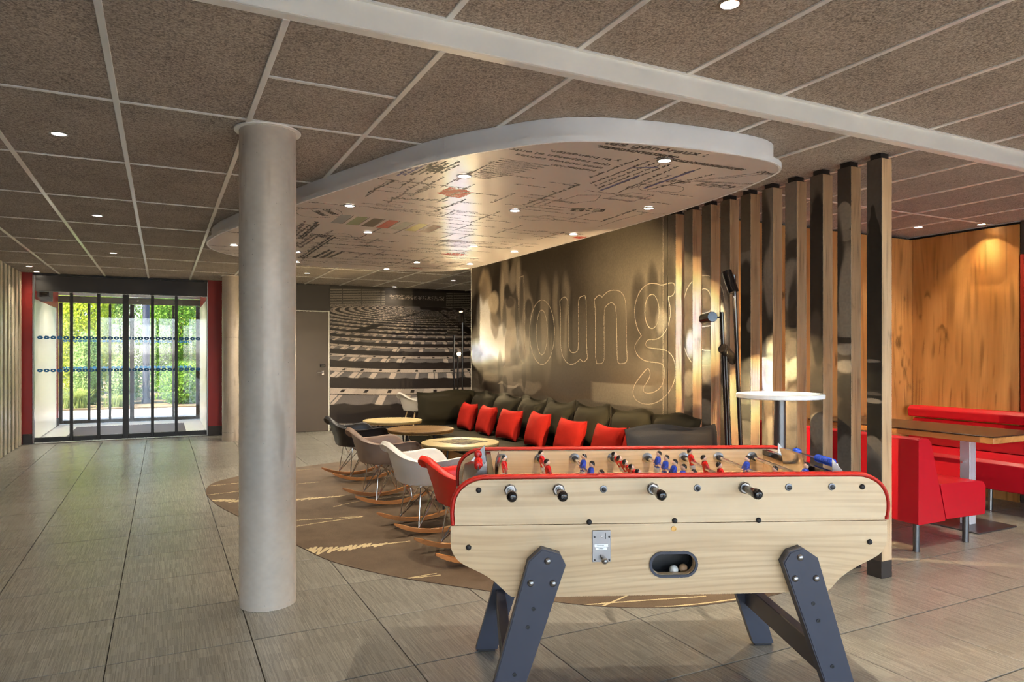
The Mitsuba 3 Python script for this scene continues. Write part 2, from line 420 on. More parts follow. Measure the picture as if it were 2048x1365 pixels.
[6.789,1.651,0.034,0.246,0.6,60,48,38,0.7],
[6.568,1.862,0.042,0.218,0.6,50,40,32,0.7],
[6.328,1.609,0.05,0.318,0.7,44,36,30,0.6],
[8.042,1.182,0.073,0.191,0.5,44,36,28,0.8],
[8.67,1.104,0.067,0.136,0.5,50,40,32,0.7],
[7.896,0.964,0.057,0.1,0.5,50,42,34,0.7],
[7.406,1.134,0.052,0.18,0.5,52,42,34,0.7],
[7.686,1.528,0.069,0.111,0.6,210,186,150,0.6]]

def chess_print(lo, hi):
    shapes = [s for s in CHESS_SHAPES if s[0] + s[2] > lo and s[0] - s[2] < hi]
    def fn(p, n, uv):
        y, z = p.y, p.z
        t = smoothstep(4.2, 8.6, y)
        col = mix(C3(80, 72, 61), C3(36, 30, 25), t)
        col = mix(col, C3(78, 67, 57), smoothstep(1.5, 0.9, z))
        wob = 0.20 * (noise(y * 7, z * 7, 3.0) - 0.5) + 0.12 * (noise(y * 26, z * 20, 5.0) - 0.5)
        y = y + 0.05 * (noise(p.y * 5, p.z * 3, 8.0) - 0.5)
        z = z + 0.07 * (noise(p.y * 6, p.z * 4, 9.0) - 0.5)
        for cy, cz, ry, rz, s, r, g, b, a in shapes:
            if s <= 0.2 and rz < 0.16 and cz < 1.1 and ry > 0.2: d = dr.square(dr.maximum(dr.abs(p.y - cy) / ry, dr.abs(p.z - cz) / rz))
            else: d = dr.square((y - cy) / (ry * 1.12)) + dr.square((z - cz) / (rz * 1.12)) + wob
            s = max(s, 0.32) if cy > 6.4 and cz > 1.1 else s
            w = a * (1 - smoothstep(max(0.02, 1 - s), 1 + s, d))
            l = .3 * r + .6 * g + .1 * b; q = 1.0 if l > 215 else .90
            col = mix(col, C3(*[q * (.55 * v + .45 * l) for v in (r, g, b)]), w)
        return col * (0.92 + 0.16 * noise(p.y * 90, p.z * 90))
    return fn
M('mat_mural_chess', pr(mikit.proc(chess_print(4.6, 9.2)), 0.55, 0.0, 0.12))
M('mat_mural_chess_posts', pr(mikit.proc(chess_print(2.5, 4.9)), 0.5, 0.0, 0.2))

def hemicycle_print(p, n, uv):
    """rows of parliament desks, drawn in the print's own perspective."""
    a = (p.x - 2.633) / 2.70 * 1270 + 95             # across the print
    b = 1310 - p.z / 2.56 * 1265                     # down the print
    D = 860 / dr.maximum(b - 100, 8.0)
    X = (a - 1000) * 0.0007 * D
    Z = D - 7.5
    r = dr.sqrt(X * X + Z * Z); th = dr.atan2(X, -Z)
    q = (6.5 - r) / 0.262
    row = dr.floor(q); t = 1 - (q - row)              # 0 just past the strip, growing towards the viewer
    t = (q - row)
    cellw = 0.142 / dr.maximum(r, 0.5)
    c = th / cellw + 0.5 * cell_rand(row, 2); ci = dr.floor(c); cf = c - ci
    far = smoothstep(300, 900, b)
    light, grey, dark = C3(208, 192, 178), C3(120, 113, 110), C3(46, 39, 36)
    # from the far edge of a row (t=1) to the near one (t=0): seats, desk with papers, strip
    tt = 1 - t
    strip = smoothstep(0.0, 0.03, tt) * (1 - smoothstep(0.21, 0.24, tt))
    desk = smoothstep(0.24, 0.27, tt) * (1 - smoothstep(0.52, 0.56, tt - 0.05 * dr.abs(dr.sin(3.1416 * cf)) + 0.03))
    paper = desk * smoothstep(0.14, 0.17, cf) * (1 - smoothstep(0.44, 0.47, cf)) * dr.select(cell_rand(ci, row, 4) > 0.18, 1.0, 0.0)
    paper2 = desk * smoothstep(0.50, 0.52, cf) * (1 - smoothstep(0.64, 0.67, cf)) * dr.select(cell_rand(ci, row, 6) > 0.62, 1.0, 0.0)
    tag = strip * smoothstep(0.40, 0.43, cf) * (1 - smoothstep(0.56, 0.59, cf)) * smoothstep(0.05, 0.07, tt) * (1 - smoothstep(0.16, 0.18, tt))
    col = mix(dark, light * (0.66 + 0.22 * cell_rand(ci, row, 1)), strip)
    col = mix(col, grey * (0.75 + 0.3 * cell_rand(ci, row, 5)), desk)
    col = mix(col, light * 0.95, paper); col = mix(col, light * 0.85, paper2); col = mix(col, dark, tag)
    aisle = smoothstep(0.026, 0.018, dr.abs(th + 0.235)) + smoothstep(0.024, 0.016, dr.abs(th - 0.13))
    zig = smoothstep(0.2, 0.6, noise(r * 6, 1.0))
    col = mix(col, dark * 0.7, dr.clip(aisle * (0.4 + 0.6 * zig), 0, 1) * smoothstep(480, 440, b))
    stage = smoothstep(1.55, 1.4, r)
    col = mix(col, mix(dark, grey, smoothstep(0.5, 0.7, noise(a * 0.02, b * 0.05))), stage)
    top = smoothstep(216, 200, b)
    bars = smoothstep(0.35, 0.45, dr.abs((b + 0.05 * a) / 22 - dr.floor((b + 0.05 * a) / 22) - 0.5) * 2) * dr.select((a < 560) | (a > 1120), 1.0, 0.0)
    post = smoothstep(6, 4, dr.abs((a / 165 - dr.floor(a / 165)) * 165 - 30))
    wallc = mix(mix(C3(60, 55, 50), C3(122, 116, 106), bars * (1 - post)), C3(40, 36, 34), smoothstep(80, 60, b))
    desks = smoothstep(0.5, 0.7, noise(a * 0.16, b * 0.2)) * smoothstep(24, 12, dr.abs(b - 125)) * dr.select((a > 600) & (a < 1100), 1.0, 0.0)
    col = mix(col, mix(wallc, light * 0.7, desks), top)
    return col * (0.9 + 0.2 * noise(a * 0.4, b * 0.4)) * 1.08
M('mat_mural_hemicycle', pr(mikit.proc(hemicycle_print), 0.45, 0.0, 0.35))
LOUNGE = {
'l': [[[7.378,1.954],[7.39,2.281],[7.413,2.288],[7.474,2.283],[7.531,2.267],[7.535,2.001],[7.525,1.721],[7.525,1.534],[7.514,1.348],[7.474,1.269],[7.413,1.237],[7.378,1.236],[7.37,1.348],[7.374,1.715],[7.378,1.954]]],
'o': [[[6.661,1.592],[6.665,1.531],[6.678,1.471],[6.698,1.415],[6.725,1.364],[6.76,1.319],[6.8,1.283],[6.845,1.256],[6.893,1.239],[6.943,1.232],[6.994,1.237],[7.044,1.253],[7.092,1.28],[7.135,1.318],[7.173,1.364],[7.203,1.418],[7.226,1.478],[7.24,1.542],[7.245,1.608],[7.24,1.674],[7.226,1.738],[7.203,1.796],[7.173,1.849],[7.135,1.893],[7.092,1.928],[7.044,1.952],[6.994,1.966],[6.943,1.968],[6.893,1.959],[6.845,1.939],[6.8,1.909],[6.76,1.871],[6.725,1.825],[6.698,1.772],[6.678,1.715],[6.665,1.654],[6.661,1.592]],[[6.824,1.594],[6.826,1.55],[6.832,1.508],[6.841,1.468],[6.853,1.432],[6.868,1.401],[6.886,1.375],[6.906,1.356],[6.927,1.345],[6.949,1.341],[6.971,1.345],[6.992,1.356],[7.012,1.376],[7.031,1.401],[7.046,1.434],[7.059,1.471],[7.069,1.512],[7.075,1.556],[7.077,1.601],[7.075,1.646],[7.069,1.69],[7.059,1.73],[7.046,1.767],[7.031,1.798],[7.012,1.823],[6.992,1.841],[6.971,1.852],[6.949,1.854],[6.927,1.849],[6.906,1.836],[6.886,1.817],[6.868,1.79],[6.853,1.758],[6.841,1.721],[6.832,1.681],[6.826,1.638],[6.824,1.594]]],
'u': [[[6.549,1.927],[6.495,1.959],[6.447,1.968],[6.402,1.948],[6.379,1.906],[6.371,1.758],[6.371,1.512],[6.364,1.43],[6.328,1.377],[6.271,1.362],[6.206,1.373],[6.165,1.408],[6.165,1.828],[6.165,1.908],[6.145,1.938],[6.108,1.947],[6.021,1.953],[6.018,1.741],[6.009,1.38],[5.992,1.311],[6.028,1.282],[6.072,1.27],[6.105,1.281],[6.131,1.303],[6.198,1.264],[6.297,1.239],[6.383,1.25],[6.463,1.299],[6.512,1.365],[6.531,1.474],[6.531,1.807],[6.549,1.927]]],
'n': [[[5.871,1.896],[5.812,1.931],[5.772,1.936],[5.748,1.921],[5.73,1.907],[5.686,1.939],[5.616,1.963],[5.518,1.966],[5.43,1.946],[5.372,1.903],[5.34,1.833],[5.332,1.709],[5.329,1.47],[5.319,1.327],[5.319,1.288],[5.348,1.267],[5.397,1.261],[5.459,1.262],[5.476,1.307],[5.483,1.472],[5.488,1.716],[5.505,1.805],[5.539,1.837],[5.578,1.849],[5.633,1.838],[5.698,1.794],[5.697,1.526],[5.693,1.305],[5.713,1.27],[5.757,1.257],[5.849,1.257],[5.852,1.529],[5.852,1.795],[5.871,1.896]]],
'g': [[[5.103,1.517],[5.159,1.579],[5.195,1.664],[5.205,1.749],[5.19,1.823],[5.144,1.904],[5.068,1.958],[5.009,1.976],[4.934,1.978],[4.872,1.965],[4.826,1.948],[4.789,1.952],[4.674,1.959],[4.647,1.943],[4.641,1.9],[4.654,1.862],[4.68,1.844],[4.738,1.845],[4.714,1.792],[4.698,1.721],[4.707,1.652],[4.741,1.575],[4.789,1.523],[4.851,1.489],[4.922,1.478],[5.002,1.483],[5.039,1.456],[5.043,1.429],[5.009,1.41],[4.937,1.402],[4.789,1.392],[4.727,1.373],[4.674,1.334],[4.641,1.277],[4.632,1.2],[4.647,1.13],[4.687,1.059],[4.755,0.995],[4.851,0.94],[4.965,0.907],[5.083,0.903],[5.175,0.925],[5.221,0.97],[5.229,1.016],[5.205,1.069],[5.129,1.142],[5.054,1.199],[5.006,1.229],[4.98,1.201],[4.973,1.16],[5.009,1.113],[5.061,1.066],[5.076,1.033],[5.061,1.008],[5.009,1.001],[4.922,1.015],[4.851,1.048],[4.81,1.085],[4.785,1.143],[4.779,1.205],[4.789,1.249],[4.823,1.271],[4.894,1.279],[5.009,1.284],[5.098,1.304],[5.167,1.346],[5.202,1.397],[5.198,1.43],[5.167,1.467],[5.103,1.517]],[[4.851,1.723],[4.853,1.697],[4.857,1.672],[4.865,1.649],[4.874,1.628],[4.887,1.61],[4.901,1.595],[4.917,1.585],[4.933,1.579],[4.951,1.577],[4.969,1.58],[4.986,1.587],[5.002,1.599],[5.017,1.615],[5.029,1.634],[5.04,1.656],[5.047,1.681],[5.052,1.707],[5.054,1.734],[5.052,1.76],[5.047,1.786],[5.04,1.809],[5.029,1.831],[5.017,1.849],[5.002,1.863],[4.986,1.873],[4.969,1.878],[4.951,1.879],[4.933,1.876],[4.917,1.868],[4.901,1.855],[4.887,1.839],[4.874,1.82],[4.865,1.798],[4.857,1.774],[4.853,1.749],[4.851,1.723]]],
'e': [[[4.375,1.567],[4.309,1.571],[4.204,1.577],[4.057,1.587],[4.057,1.678],[4.064,1.805],[4.103,1.895],[4.17,1.949],[4.256,1.979],[4.345,1.981],[4.437,1.946],[4.505,1.872],[4.55,1.73],[4.556,1.586],[4.537,1.432],[4.468,1.305],[4.381,1.264],[4.298,1.259],[4.204,1.265],[4.114,1.292],[4.07,1.332],[4.081,1.418],[4.136,1.395],[4.204,1.379],[4.298,1.382],[4.357,1.413],[4.375,1.496],[4.375,1.567]],[[4.381,1.671],[4.309,1.677],[4.207,1.685],[4.207,1.775],[4.222,1.837],[4.262,1.871],[4.309,1.876],[4.357,1.835],[4.379,1.754],[4.381,1.671]]]}


# ------------------------------------------------------------------ the room
LOW, HIGH, STEP = 2.569, 2.668, 2.565           # the two ceiling heights and where they meet
YE, YB, XL, XR, YF = 12.60, 12.40, -1.90, 6.97, -2.2
def struct(name, mesh, mat, smooth=False, label=None):
    return single(name, mesh, mat, label=label, kind='structure', smooth=smooth)

# floor: tiles of 60 cm on a slab, thin joints
fl = struct('floor', box(XL - .2, XR + .2, YF, YE, -0.10, -0.0085), 'mat_joint')
labels[fl]['label'] = 'brown grey tiled floor with fine streaks and thin dark joints'
tile = mikit.ply(box(-.2978, .2978, -.2967, .2967, -0.008, 0.0, 0.0012), 'mat_floor_tile')
for i in range(15):
    for j in range(19):
        x, y = 0.38 - 2.4 + 0.3 + 0.6 * i, 3.5 - 2.4 + 0.3 + 0.6 * j
        part(fl, 'tile', tile, None, to_world=T().translate([x, y, 0]))
part(fl, 'slab', box(XL - .2, XR + .2, YF, 1.098, -0.008, 0.0), 'mat_floor_tile')
part(fl, 'edge_slab', box(XR + .01, XR + .2, 1.1, YE, -0.008, 0.0), 'mat_floor_tile')

# ceiling: panels of 0.6 m in white rails
ce = struct('ceiling', box(XL - .2, XR + .2, YF, YE + .1, 2.72, 2.80), 'mat_dark_wall')
labels[ce]['label'] = 'suspended ceiling of brown wood wool panels in thin white rails'
XS = [0.401 + 0.6006 * k for k in range(-4, 12)]
YS = [STEP + 0.055, 3.841, 5.061, 6.300, 7.545, 8.790, 10.03, 11.27, 12.55]
def panels(xs, ys, z):
    for i in range(len(xs) - 1):
        for j in range(len(ys) - 1):
            y0, y1 = ys[j], ys[j + 1]
            cuts = [y0, 3.204, y1] if (z == LOW and i == 4 and j == 0) else [y0, y1]
            for a, b in zip(cuts, cuts[1:]):
                part(ce, 'panel', box(xs[i] + .008, xs[i + 1] - .008, a + .007, b - .007, z + .001, z + .02, .003), 'mat_ceiling')
panels(XS, YS, LOW)
HY = [YF + .05, -0.85, 0.70, STEP - .004]
panels(XS, HY, HIGH)
for i, x in enumerate(XS):
    part(ce, 'rail', box(x - .0135, x + .0135, YS[0], YS[-1], LOW - .006, LOW + .006, .002), 'mat_rail')
    part(ce, 'rail', box(x - .0135, x + .0135, HY[0], HY[-1], HIGH - .006, HIGH + .006, .002), 'mat_rail')
for j, y in enumerate(YS[1:-1]):
    part(ce, 'cross_rail', box(XS[0], XS[-1], y - .012, y + .012, LOW - .004, LOW + .006, .002), 'mat_rail')
for y in HY[1:-1]:
    part(ce, 'cross_rail', box(XS[0], XS[-1], y - .012, y + .012, HIGH - .004, HIGH + .006, .002), 'mat_rail')
part(ce, 'cross_rail', box(XS[4], XS[5], 3.192, 3.216, LOW - .004, LOW + .006, .002), 'mat_rail')
st = struct('trim_1', box(XS[0], XS[-1], STEP, STEP + .012, LOW - .004, HIGH + .02, .003), 'mat_cream')
labels[st]['label'] = 'long cream white riser where the ceiling steps down'
part(st, 'flange', box(XS[0], XS[-1], STEP + .012, STEP + .060, LOW - .004, LOW + .004, .002), 'mat_cream')
part(st, 'top_strip', box(XS[0], XS[-1], STEP - .016, STEP - .0005, HIGH - .006, HIGH + .006, .002), 'mat_rail')

# left wall with wooden slats
wl = struct('wall_left', box(XL - .15, XL, YF, YE, 0, 2.74), 'mat_baseboard')
part(wl, 'skirting', box(XL, XL + .018, 4.0, YE - .02, 0.0, .15, .004), 'mat_baseboard')
slat = mikit.ply(box(0, .022, -.062, .062, 0.006, LOW - .012, .004), 'mat_slat_wood')
for k in range(24):
    part(wl, 'slat', slat, None, to_world=T().translate([XL + .021, 12.36 - .27 * k, 0]))
# entrance front: red flanks, black box over the sliding doors
we = struct('wall_entrance', box(XL - .15, XL + .155, YE, YE + .12, 0, 2.74), 'mat_red_wall')
labels[we]['label'] = 'red wall flanking the glazed entrance'
part(we, 'flank', box(.672, .96, YE, YE + .12, 0, 2.74), 'mat_red_wall')
part(we, 'skirting', box(XL + .03, XL + .150, YE - .015, YE - .001, 0, .15, .003), 'mat_baseboard')
part(we, 'skirting', box(.675, .945, YE - .015, YE - .001, 0, .15, .003), 'mat_baseboard')
part(we, 'edge_strip', box(-1.748, -1.728, YE - .012, YE + .10, 0.002, 2.54, .003), 'mat_steel')
part(we, 'edge_strip', box(.657, .672, YE - .012, YE + .10, 0.002, 2.54, .003), 'mat_steel')
part(we, 'lintel', box(-1.746, .672, YE, YE + .12, 2.545, 2.74), 'mat_frame')
# back wall: dark cladding, door, print of a parliament
wb = struct('wall_back', box(.96, 6.2, YB, YB + .3, 0, 2.74), 'mat_dark_wall')
part(wb, 'over_panel', box(1.70, 2.610, YB - .02, YB - .0005, 2.105, LOW - .012, .003), 'mat_dark_wall')
part(wb, 'side_panel', box(.965, 1.660, YB - .02, YB - .0005, 0.08, LOW - .012, .003), 'mat_dark_wall')
dk = struct('door_1', box(1.70, 2.600, YB - .024, YB - .0005, 0.006, 2.085, .003), 'mat_door')
labels[dk]['label'] = 'flat grey brown door beside the parliament print'
part(dk, 'frame', cat([box(2.600, 2.622, YB - .032, YB - .0005, 0, 2.108, .002), box(1.665, 1.697, YB - .032, YB - .0005, 0, 2.108, .002), box(1.698, 2.600, YB - .032, YB - .0005, 2.087, 2.105, .002)]), 'mat_rail')
h = cat([box(2.485, 2.525, YB - .032, YB - .0245, .985, 1.06, .003), rod((2.505, YB - .03, 1.03), (2.505, YB - .075, 1.03), .009), rod((2.51, YB - .072, 1.03), (2.40, YB - .072, 1.03), .009)])
part(dk, 'handle', h, 'mat_steel', 40)
part(dk, 'lock', box(2.455, 2.545, YB - .05, YB - .0245, 1.125, 1.175, .006), 'mat_black')
pm = struct('mural_parliament', box(2.633, 6.04, YB - .012, YB - .0005, 0.045, LOW - .004, .001), 'mat_mural_hemicycle')
labels[pm] = {'label': 'wall print of a parliament hemicycle with curved rows of empty desks', 'category': 'wall print'}
part(wb, 'skirting', box(2.633, 6.04, YB - .014, YB - .0005, 0.0, .043, .003), 'mat_baseboard')
struct('wall_corridor', box(6.05, 6.2, 4.75, YB - .0, 0, 2.74), 'mat_dark_wall')
# right: wood panelled corner of the booth room, red panel
wk = struct('wall_booth', box(3.97, XR + .02, 4.62, 4.64, 0, LOW - .032), 'mat_wall_wood', label='knotty wood wall at the back of the booth room')
part(wk, 'backing', box(3.97, XR + .2, 4.70, 4.76, 0, 2.74), 'mat_dark_wall')
wr = struct('wall_right', box(XR, XR + .02, 3.61, 4.6195, 0, LOW - .032), 'mat_wall_wood', label='knotty wood side wall behind the red bench')
part(wr, 'backing', box(XR + .08, XR + .2, 3.606, 4.699, 0, 2.74), 'mat_dark_wall')
part(wr, 'end_wall', box(XR + .02, XR + .2, YF, 3.605, 0, 2.74), 'mat_dark_wall')
part(wr, 'red_panel', box(XR + .001, XR + .0195, 1.2, 3.60, .30, 2.26, .004), 'mat_red_wall', label='red wall panel')
# open glazed front behind the viewer (outside the frame): posts, beam and a terrace beyond
wf = struct('wall_front', box(XL - .2, XR + .2, YF - .2, YF, 2.60, 3.2), 'mat_dark_wall')
for x in np.linspace(XL - .05, XR + .05, 6):
    part(wf, 'post', box(x - .04, x + .04, YF - .14, YF - .06, 0, 2.60), 'mat_frame')

# lounge wall with the chess print, set free in the room
XW, W0, W1 = 3.863, 4.742, 8.974
ml = struct('wall_lounge', box(XW, XW + .096, W0, W1, 0.0, LOW - .002), 'mat_mural_chess')
labels[ml] = {'label': 'long wall printed with blurred chess pieces and the word lounge', 'category': 'wall'}
part(ml, 'end_strip', box(XW - .004, XW + .10, W1 + .0005, W1 + .012, 0, LOW - .002, .002), 'mat_rail')
part(ml, 'joint', box(XW - .0012, XW - .0002, 4.796, 4.801, 0.42, LOW - .01), 'mat_letter')
# the word lounge, a thin printed outline on the wall and on the faces of the posts
POST_Y = [2.752 + .2092 * k for k in range(10)]
POST_W = .0985
solid = MultiPolygon([sbox(W0, 0, W1, 2.5)] + [sbox(y + .001, 0, y + POST_W - .001, 2.5) for y in POST_Y])
for ch in 'lounge':
    for path in LOUNGE[ch]:
        p = smooth_path(path, 1) if ch in 'lunge' else np.array(path)
        g = LineString(p).buffer(.0042, cap_style=2, join_style=1, resolution=2).simplify(.0006).intersection(solid)
        m = extrude(g, .0006)
        part(ml, 'letter_outline', place2d(m, [XW - .0008, 0, 0], [0, 1, 0], [0, 0, 1], [1, 0, 0]), 'mat_letter', label=f'thin outline of the letter {ch}')

# row of wooden posts that carries the print on
for k, y in enumerate(POST_Y):
    lab = f'wooden post with printed side, {ORD[k]} from the red booth end of the row'
    if k == 0: lab = 'thick wooden post at the booth end of the row with a grey foot'
    t = thing('wooden_post', lab, 'post', 'row of wooden posts beside the lounge wall')
    zt = LOW - .034
    part(t, 'beam', box(XW + .004, XW + .096, y, y + POST_W, .104, zt, .002), 'mat_post_wood')
    part(t, 'printed_face', box(XW, XW + .0035, y + .0006, y + POST_W - .0006, .104, zt), 'mat_mural_chess_posts', label='face printed with a strip of the chess picture')
    part(t, 'foot', box(XW, XW + .096, y - .001, y + POST_W + .001, 0.0, .103, .002), 'mat_baseboard')
    part(t, 'top_bracket', box(XW + .012, XW + .084, y + .014, y + POST_W - .014, zt + .0005, LOW - .0005), 'mat_black')

# ------------------------------------------------------------------ columns
def column(x, y, r, label):
    t = thing('concrete_column', label, 'column')
    prof = [(r, 0.0), (r, 1.3), (r, LOW - .002)]
    hh = np.linspace(0.0, LOW - .003, 40)
    part(t, 'shaft', lathe([(r + .0012 * math.sin(9 * h) * math.sin(23 * h), h) for h in hh], 64, at=(x, y, 0)), 'mat_concrete', 50)
    c = lathe([(r + .0015, LOW - .010), (r + .024, LOW - .010), (r + .026, LOW - .004), (r + .0015, LOW - .002)], 56, at=(x, y, 0))
    part(t, 'collar', c, 'mat_cream', 40)
column(.514, 3.996, .148, 'round bare concrete column standing on the tiles in the foreground')
column(.976, 11.70, .150, 'round bare concrete column beside the red wall of the entrance')

# ------------------------------------------------------------------ entrance: sliding doors, lobby, second doors
bars = [-1.253, -.891, -.520, -.144, .202]
t = thing('sliding_door', 'dark framed sliding glass doors closing the room, in front of the entrance lobby', 'door')
y0 = YE + .02
part(t, 'door_head', box(-1.70, .655, YE - .10, YE + .02, 2.295, 2.535, .006), 'mat_frame', label='black box over the glass doors')
edges = [-1.725] + bars + [.655]
wid = [0, .044, .044, .085, .044, .044, 0]
for k, x in enumerate(bars):
    part(t, 'stile', box(x - wid[k + 1] / 2, x + wid[k + 1] / 2, y0, y0 + .05, .012, 2.292, .003), 'mat_frame')
for k in range(6):
    a, b = edges[k] + wid[k] / 2, edges[k + 1] - wid[k + 1] / 2
    part(t, 'bottom_rail', box(a + .001, b - .001, y0, y0 + .05, .012, .085, .003), 'mat_frame')
    g = place2d(extrude(sbox(a + .001, .086, b - .001, 2.292), .0001), [0, y0 + .025, 0], [1, 0, 0], [0, 0, 1])
    part(t, 'pane', TM([[a, y0 + .025, .086], [b, y0 + .025, .086], [b, y0 + .025, 2.292], [a, y0 + .025, 2.292]], [[0, 1, 2], [0, 2, 3]]), 'mat_glass')
def dots(x0, x1, y, z, mat, step=.084, h=.052, first=False):
    ms = []
    n = int((x1 - x0) / step)
    for i in range(n):
        cx = x0 + step * (i + .5)
        oval = affinity.scale(Point(0, 0).buffer(1, 6), .0385, h / 2)
        arrow = Polygon([(-.010, 0), (0, .012), (0, .004), (.010, .004), (.010, -.004), (0, -.004), (0, -.012)])
        ms.append(place2d(extrude(oval.difference(arrow), .001), [cx, y, z], [1, 0, 0], [0, 0, 1]))
    return cat(ms)
for z in (1.602, 1.100):
    part(t, 'dot_band', dots(-1.70, .64, y0 + .024, z, None), 'mat_dot_dark', label='row of dark blue safety dots on the glass', kind='stuff')
# lobby
YV = 15.72
lob = struct('floor_lobby', box(XL - .1, 1.0, YE, YV + .12, -.06, -.002), 'mat_vestibule_floor')
for i in range(4):
    for j in range(5):
        part(lob, 'tile', box(-1.748 + .605 * i, -1.746 + .605 * (i + 1), YE + .002 + .62 * j, YE + .62 * (j + 1), -.002, .001, .0004), 'mat_vestibule_floor')
single('door_mat', box(-1.40, .37, 13.16, 15.0, .0012, .012, .004), 'mat_doormat', 'flat dark grey mat on the lobby floor between the two glass doors', 'mat')
wv = struct('wall_lobby', box(-1.90, -1.775, YE + .121, YV + .1, 0, 2.74), 'mat_red_wall')
part(wv, 'right_side', box(.70, .85, YE + .121, YV + .1, 0, 2.74), 'mat_red_wall')
part(wv, 'pale_panel', box(-1.7745, -1.752, YE + .13, YV - .42, .012, 2.20, .004), 'mat_vestibule', label='glossy white panel')
part(wv, 'pale_panel', box(.676, .6995, YE + .13, YV - .25, .012, 2.28, .004), 'mat_vestibule', label='glossy white panel')
part(wv, 'skirting', box(-1.7745, -1.755, YV - .40, YV, 0.0, .14), 'mat_baseboard')
part(wv, 'soffit', box(-1.90, .85, YE + .121, YV + .3, 2.62, 2.72), 'mat_white')
t = thing('door_sensor', 'black wedge shaped sensor box high on the lobby wall', 'sensor')
part(t, 'housing', moved(hull([[-.0, 0, 0], [.13, 0, .02], [.13, 0, .1], [0, 0, .1], [0, .18, -.06], [.16, .18, -.05], [.16, .18, .1], [0, .18, .1]]), (-1.74, 13.2, 2.25)), 'mat_black')
part(t, 'lens', moved(hull([[.02, -.002, .02], [.11, -.002, .035], [.11, -.002, .08], [.02, -.002, .08], [.02, -.006, .03], [.10, -.006, .04], [.10, -.006, .07], [.02, -.006, .07]]), (-1.74, 13.2, 2.25)), 'mat_black_gloss')
part(t, 'bracket', box(-1.774, -1.7405, 13.24, 13.34, 2.26, 2.34), 'mat_steel')
t = thing('outer_door', 'brown framed outer glass doors at the far side of the entrance lobby', 'door')
obars = [(-1.732, .056), (-1.27, .042), (-.918, .042), (-.54, .075), (.199, .045), (.652, .075)]
for x, w in obars:
    part(t, 'stile', box(x - w / 2, x + w / 2, YV, YV + .05, .012, 2.33, .003), 'mat_frame')
part(t, 'head', box(-1.77, .695, YV - .01, YV + .06, 2.336, 2.46, .004), 'mat_blind')
for k in range(5):
    a, b = obars[k][0] + obars[k][1] / 2, obars[k + 1][0] - obars[k + 1][1] / 2
    part(t, 'bottom_rail', box(a + .001, b - .001, YV, YV + .05, .012, .075, .003), 'mat_frame')
    part(t, 'pane', TM([[a, YV + .025, .076], [b, YV + .025, .076], [b, YV + .025, 2.335], [a, YV + .025, 2.335]], [[0, 1, 2], [0, 2, 3]]), 'mat_glass')
for z in (1.604, 1.086):
    part(t, 'dot_band', dots(-1.70, .60, YV + .024, z, None, .080, .05), 'mat_dot_blue', label='row of blue safety dots on the glass', kind='stuff')

# ------------------------------------------------------------------ outside the entrance
def ground_col(p, n, uv):
    return mix(C3(172, 166, 158), C3(150, 145, 138), fbm(p.x * 3, p.y * 3, 0, 4))
M('mat_pavement', pr(mikit.proc(ground_col), 0.9, 0.0, 0.2))
plain('mat_soil', (92, 80, 60), 0.95)
gr = struct('ground', box(-60, 60, YV + .13, 19.7, -.2, -.012), 'mat_pavement', label='bright pavement outside the entrance')
part(gr, 'planting_bed', box(-60, 60, 19.7, 70, -.2, .02), 'mat_soil')
part(gr, 'terrace', box(-40, 45, -40, YF - .01, -.2, -.02), 'mat_pavement')
fac = struct('facade', box(-12, -1.91, YV + .02, YV + .12, 0, 3.6), 'mat_white')
part(fac, 'right_part', box(.86, 12, YV + .02, YV + .12, 0, 3.6), 'mat_white')
part(fac, 'upper_part', box(-1.90, .86, YV + .05, YV + .12, 2.478, 3.6), 'mat_white')
part(fac, 'roof', box(XL - .3, XR + .3, YF - .2, YV + .3, 2.90, 3.3), 'mat_dark_wall')
def leafmat(name, c):
    return M(name, {'type': 'principledthin', 'base_color': {'type': 'rgb', 'value': lin(*c)}, 'roughness': .45, 'diff_trans': .9, 'spec_trans': 0.0, 'eta': 1.4}, side=False)
leafmat('mat_leaf_yellow', (184, 196, 74)); leafmat('mat_leaf_mid', (120, 160, 66)); leafmat('mat_leaf_dark', (84, 122, 66)); leafmat('mat_leaf_pale', (160, 186, 120)); leafmat('mat_straw', (150, 166, 92))
plain('mat_bark', (70, 60, 50), .9); plain('mat_lamp_post', (40, 46, 64), .5)
def leaves(c, rad, n, size, seed, droop=.3, aspect=.5):
    rs = np.random.RandomState(seed)
    d = rs.normal(size=(n, 3)); d /= np.linalg.norm(d, axis=1, keepdims=True)
    rr = rs.uniform(.35, 1, (n, 1)) ** .5
    bump = .75 + .5 * meshkit.fbm(d * 2.2 + seed, 3, seed)[:, None]
    p = np.asarray(c) + d * rr * bump * np.asarray(rad)
    p = p[p[:, 2] > .03]; n = len(p)
    a = rs.normal(size=(n, 3)); a[:, 2] -= droop; a /= np.linalg.norm(a, axis=1, keepdims=True)
    b = np.cross(a, rs.normal(size=(n, 3))); b /= np.linalg.norm(b, axis=1, keepdims=True)
    s = size * rs.uniform(.6, 1.3, (n, 1))
    tip, base = p + a * s, p - a * s * .6
    l, r = p + b * s * aspect, p - b * s * aspect
    v = np.stack([base, r, tip, l], 1).reshape(-1, 3)
    i = np.arange(n)[:, None] * 4
    return TM(v, np.vstack([i + [0, 1, 2], i + [0, 2, 3]]), process=False)
